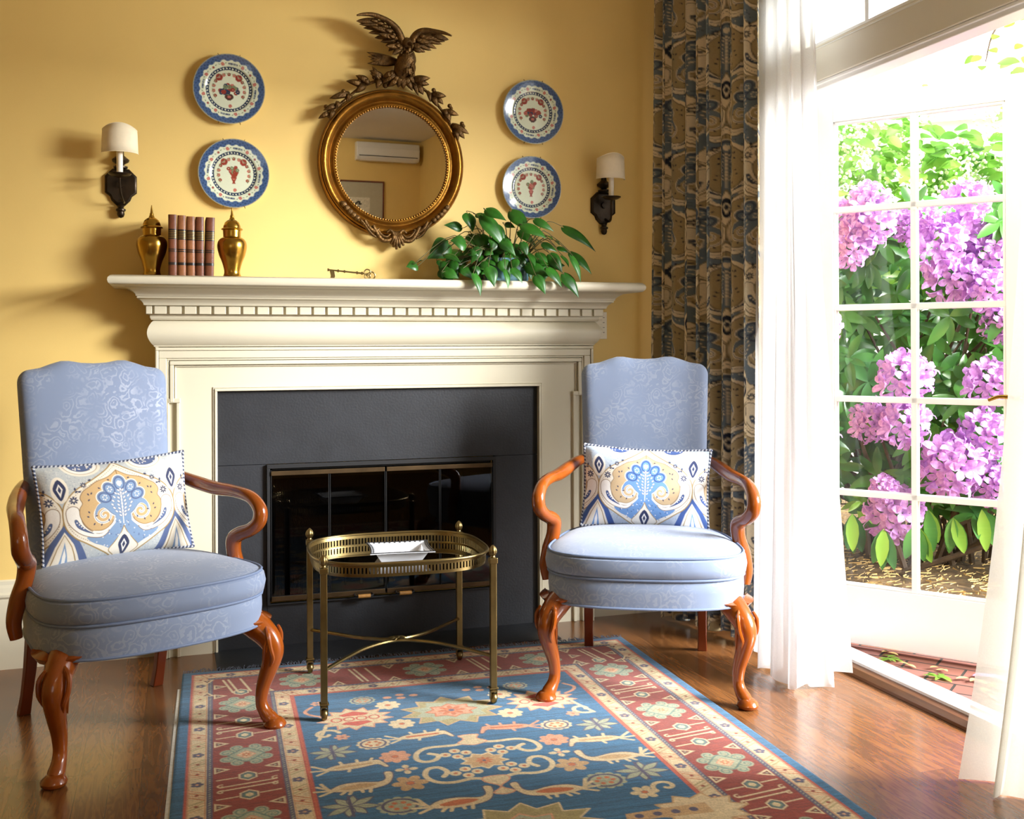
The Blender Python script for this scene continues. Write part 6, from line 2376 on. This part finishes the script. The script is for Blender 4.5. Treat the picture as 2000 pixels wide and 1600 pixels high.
for k in range(560):
    # whorl position: several layers deep, in a mound
    lat = random.uniform(-1.15, 1.5)
    dep = random.uniform(0.0, 1.3) ** 1.0
    zmax = 1.93 - 0.25 * max(0, abs(lat - 0.1) - 0.8)
    z = random.uniform(0.30, zmax)
    if z < 0.5 and dep < 0.35 and random.random() < 0.6:
        continue
    base = Vector((3.36, -0.12, 0)) + side * lat + Vector((view.x, view.y, 0)).normalized() * dep
    if base.x < 2.72 or (base.y < -0.1 and base.x < 2.95):
        continue
    o = Vector((base.x, base.y, z))
    axis = Vector((-view.x * 0.8 + side.x * random.uniform(-.6, .6), -view.y * 0.8 + side.y * random.uniform(-.6, .6), random.uniform(0.0, 0.9))).normalized()
    e1 = axis.orthogonal().normalized()
    e2 = axis.cross(e1)
    new = random.random() < 0.10
    nl = random.randint(6, 9)
    for i in range(nl):
        a = 2 * PI * i / nl + random.uniform(-.25, .25)
        d = e1 * math.cos(a) + e2 * math.sin(a) + axis * random.uniform(-0.1, 0.45) + Vector((0, 0, -0.25))
        Lq = random.uniform(0.11, 0.175) * (0.75 if new else 1)
        long_leaf(yg if new else fo, o, d, axis, Lq, Lq * random.uniform(0.16, 0.20), random.uniform(0.05, 0.35))
# a few named leaves hanging low over the mulch
for (x, y, z) in ((3.15, -0.20, 0.34), (3.28, -0.26, 0.36), (3.38, -0.22, 0.42), (3.62, -0.30, 0.42), (3.05, -0.1, 0.40), (3.5, -0.25, 0.38)):
    for i in range(5):
        long_leaf(fo if i < 4 else yg, (x, y, z), (random.uniform(-.5, .5), random.uniform(-.4, 0), -1), (-view.x, -view.y, 0.2), random.uniform(0.15, 0.2), 0.030, 0.1)
obj('foliage', fo, 'rhodo', rh, angle=180)
obj('young_leaves', yg, 'young', rh, angle=180, label='bright yellow-green young leaves')
br_ = MB()
for k in range(60):
    s0 = Vector((random.uniform(3.6, 4.4), random.uniform(0.3, 1.3), 0.0))
    e0 = Vector((3.36, 0.05, random.uniform(0.35, 1.8))) + side * random.uniform(-0.9, 1.2) + Vector((view.x, view.y, 0)) * random.uniform(0, 0.8)
    if e0.x < 2.75:
        continue
    m0 = s0.lerp(e0, 0.5) + Vector((random.uniform(-.1, .1), random.uniform(-.1, .1), random.uniform(0, .2)))
    br_.tube([s0, m0, e0], [0.018, 0.011, 0.005], 6, 5)
obj('branches', br_, 'bark', rh)


def bloom_mesh():
    """domed truss of five-petalled florets with stamens"""
    mb = MB()
    n = 24
    for i in range(n):
        q = (i + 0.5) / n
        th = math.acos(1 - 1.35 * q)
        ph = i * 2.399963
        d = Vector((math.sin(th) * math.cos(ph), math.sin(th) * math.sin(ph), math.cos(th)))
        c = d * random.uniform(0.5, 0.78)
        d = (d + Vector((random.uniform(-.25, .25), random.uniform(-.25, .25), random.uniform(-.2, .2)))).normalized()
        e1 = d.orthogonal().normalized()
        e2 = d.cross(e1)
        for k in range(5):
            a = 2 * PI * k / 5 + i
            r = e1 * math.cos(a) + e2 * math.sin(a)
            s = d.cross(r)
            rows = []
            jit = random.uniform(-1, 1)
            for (u_, w_, h_) in ((0.02, 0.03, 0.0), (0.12, 0.09, 0.16), (0.26, 0.15, 0.27 + jit * 0.08), (0.38, 0.11, 0.30 + jit * 0.16), (0.46 + jit * 0.05, 0.03, 0.26 + jit * 0.2)):
                p = c + r * u_ + d * h_
                rows.append([p - s * w_ + d * 0.03, p, p + s * w_ + d * 0.03])
            mb.rings(rows, closed=False)
    return mb


bproto = None
for i, (x, y, z, r) in enumerate(BLOOMS):
    if bproto is None:
        bproto = obj('flower_cluster', bloom_mesh(), 'petal', rh, angle=180)
        b = bproto
    else:
        b = bproto.copy()
        COL.objects.link(b)
    b.parent = rh
    b.location = (x, y, z)
    b.scale = (r * 0.98,) * 3
    dv = Vector((-view.x + random.uniform(-.35, .35), -view.y + random.uniform(-.35, .35), random.uniform(0.2, 0.8)))
    b.rotation_euler = dv.to_track_quat('Z', 'Y').to_euler()


# white flowering shrub behind --------------------------------------
def ovate_cloud(n, cfun, size, mb, flat=0.6):
    for k in range(n):
        p = cfun()
        a = random.uniform(0, 2 * PI)
        d = Vector((math.cos(a), math.sin(a), random.uniform(-0.7, 0.4)))
        long_leaf(mb, p, d, (-view.x, -view.y, 0.8), size * random.uniform(0.7, 1.2), size * 0.33, 0.2)


vb = thing('flowering_shrub', 'bright green shrub with small white blossom above the rhododendron', 'shrub', (0, 0, 0))
vf, vw = MB(), MB()
bas = CAMP + view * 6.6


def vpos():
    lat = random.uniform(-1.1, 1.6)
    top = 2.72 + 0.15 * math.sin(lat * 4)
    if 0.05 < lat < 0.50:
        top -= 0.45
    z = random.uniform(1.3, top)
    return Vector((bas.x, bas.y, 0)) + side * lat + Vector((view.x, view.y, 0)) * random.uniform(-0.3, 0.5) + Vector((0, 0, z))


ovate_cloud(2300, vpos, 0.11, vf)
for k in range(110):
    c = vpos()
    c.z = 1.75 + (c.z - 1.3) * 0.62
    for j in range(30):
        p = c + Vector((random.gauss(0, .06), random.gauss(0, .03), random.gauss(0, .045)))
        vw.ball(p, 0.011, 5, 3)
obj('foliage', vf, 'vib', vb, angle=180)
obj('blossom', vw, 'whitefl', vb, label='white blossom')
tk = MB()
for k in range(9):
    s0 = Vector((bas.x, bas.y, 0.02)) + side * random.uniform(-.3, .4)
    e0 = vpos()
    tk.tube([s0, s0.lerp(e0, 0.5) + Vector((0.05, 0, 0.1)), e0], [0.03, 0.02, 0.006], 7, 5)
obj('branches', tk, 'bark', vb)

# tree twig at the upper right ---------------------------------------
tw = thing('tree_branch', 'thin overhanging tree branch with sparse lime green leaves at top right', 'branch', (0, 0, 0))


def gp(px, py, Zc):
    x, y = (px - 1000) / 2058.0, (py - 674.4) / 2058.0
    return CAMP + (fw + rr * x - uu * y) * Zc


tm_, tl_ = MB(), MB()
BR = [[(6.0, 1.25, 3.62), (5.50, 1.30, 3.50), (5.22, 1.33, 3.30), (5.10, 1.30, 3.05)], [(6.0, 1.25, 3.62), (5.65, 1.2, 3.25), (5.40, 1.15, 3.10)], [(5.50, 1.30, 3.50), (5.30, 1.4, 3.56), (5.12, 1.36, 3.50)], [(6.6, 1.2, 1.2), (6.4, 1.2, 2.6), (6.0, 1.25, 3.62)]]
for b in BR:
    tm_.tube(b, [0.02 if b[0][2] < 2 else 0.009] + [0.007] * (len(b) - 2) + [0.003], 6, 5)
tm_.tube([(6.7, 1.2, GZ + 0.06), (6.6, 1.2, 1.2)], 0.035, 8)
for b in BR[:3]:
    for k in range(26):
        i = random.randrange(len(b) - 1)
        p = Vector(b[i]).lerp(Vector(b[i + 1]), random.random()) + Vector((random.gauss(0, .05), random.gauss(0, .05), random.gauss(0, .05)))
        a = random.uniform(0, 2 * PI)
        long_leaf(tl_, p, (math.cos(a), math.sin(a), -0.4), (-view.x, -view.y, 0.5), 0.085, 0.028, 0.2)
obj('twigs', tm_, 'bark', tw)
obj('leaves', tl_, 'young', tw, angle=180)

# pale shingled roof of the neighbouring wing -------------------------
nh = thing('neighbouring_house', 'pale sunlit shingle roof beyond the garden, seen through the transom', 'building', (0, 0, 0))
rf = MB()
for i in range(16):
    t0, t1 = i / 16, (i + 1) / 16
    za, zb = 2.9 + 4.2 * t0, 2.9 + 4.2 * t1
    da, db = 8.5 + 4.0 * t0, 8.5 + 4.0 * t1
    A_, B_ = [Vector((CAMP.x + view.x * d + side.x * l, CAMP.y + view.y * d + side.y * l, z)) for (d, l, z) in ((da, -6, za), (da, 8, za))]
    C_, D_ = [Vector((CAMP.x + view.x * d + side.x * l, CAMP.y + view.y * d + side.y * l, z)) for (d, l, z) in ((db, 8, zb + 0.04), (db, -6, zb + 0.04))]
    rf.add([A_, B_, C_, D_, A_ - Vector((0, 0, .04)), B_ - Vector((0, 0, .04))], [(0, 1, 2, 3), (4, 5, 1, 0)])
obj('roof', rf, 'shingle', nh, smooth=False)
wl_ = MB()
q = [Vector((CAMP.x + view.x * d + side.x * l, CAMP.y + view.y * d + side.y * l, 0)) for (d, l) in ((9.0, -5.8), (9.0, 7.8), (12.3, 7.8), (12.3, -5.8))]
wl_.rings([[(p.x, p.y, z) for p in q] for z in (0.0, 3.0)])
obj('wall', wl_, 'shingle', nh, smooth=False)

# fallen leaves and petals on the brick paving -------------------------
LIT = [(2.66, -0.86, 'straw', 'dry curled leaf on the bricks, the one nearest the sheer curtain'), (2.62, -0.93, 'young', 'green debris tuft on the bricks nearest the sheer curtain'), (2.63, -1.02, 'straw', 'pale dry leaf on the bricks beside the white sill'), (2.72, -1.10, 'straw', 'curled tan leaf in the middle of the brick strip'), (2.64, -1.17, 'young', 'yellow-green tuft in the middle of the brick strip'), (2.74, -1.24, 'straw', 'orange-tan leaf just before the fallen lilac blossom'), (2.82, -1.25, 'petal', 'lilac blossom fallen on the bricks below the door'), (2.76, -1.34, 'young', 'green tuft on the bricks near the ivory sheer'), (2.80, -1.41, 'straw', 'dry leaf on the bricks at the edge of the ivory sheer'), (2.66, -1.38, 'straw', 'dry leaf lying nearest the ivory sheer and the sill')]
NAMES = {'straw': ('fallen_leaf', 'leaf', 'dry leaves on the brick paving'), 'young': ('debris_tuft', 'plant debris', 'green tufts on the brick paving'), 'petal': ('fallen_blossom', 'blossom', None)}
for (x, y, mname, lab_) in LIT:
    m_ = MB()
    for k in range({'straw': 3, 'young': 9, 'petal': 6}[mname]):
        a = random.uniform(0, 2 * PI)
        L_2 = random.uniform(0.03, 0.055)
        long_leaf(m_, (random.uniform(-.015, .015), random.uniform(-.015, .015), 0.006), (math.cos(a), math.sin(a), random.uniform(0.05, 0.35)), (0, 0, 1), L_2, L_2 * (0.2 if mname != 'petal' else 0.4), 0.2)
    o = obj(NAMES[mname][0], m_, mname, angle=180)
    o.location = (x, y, GZ + 0.0185)
    tag(o, lab_, NAMES[mname][1], NAMES[mname][2])
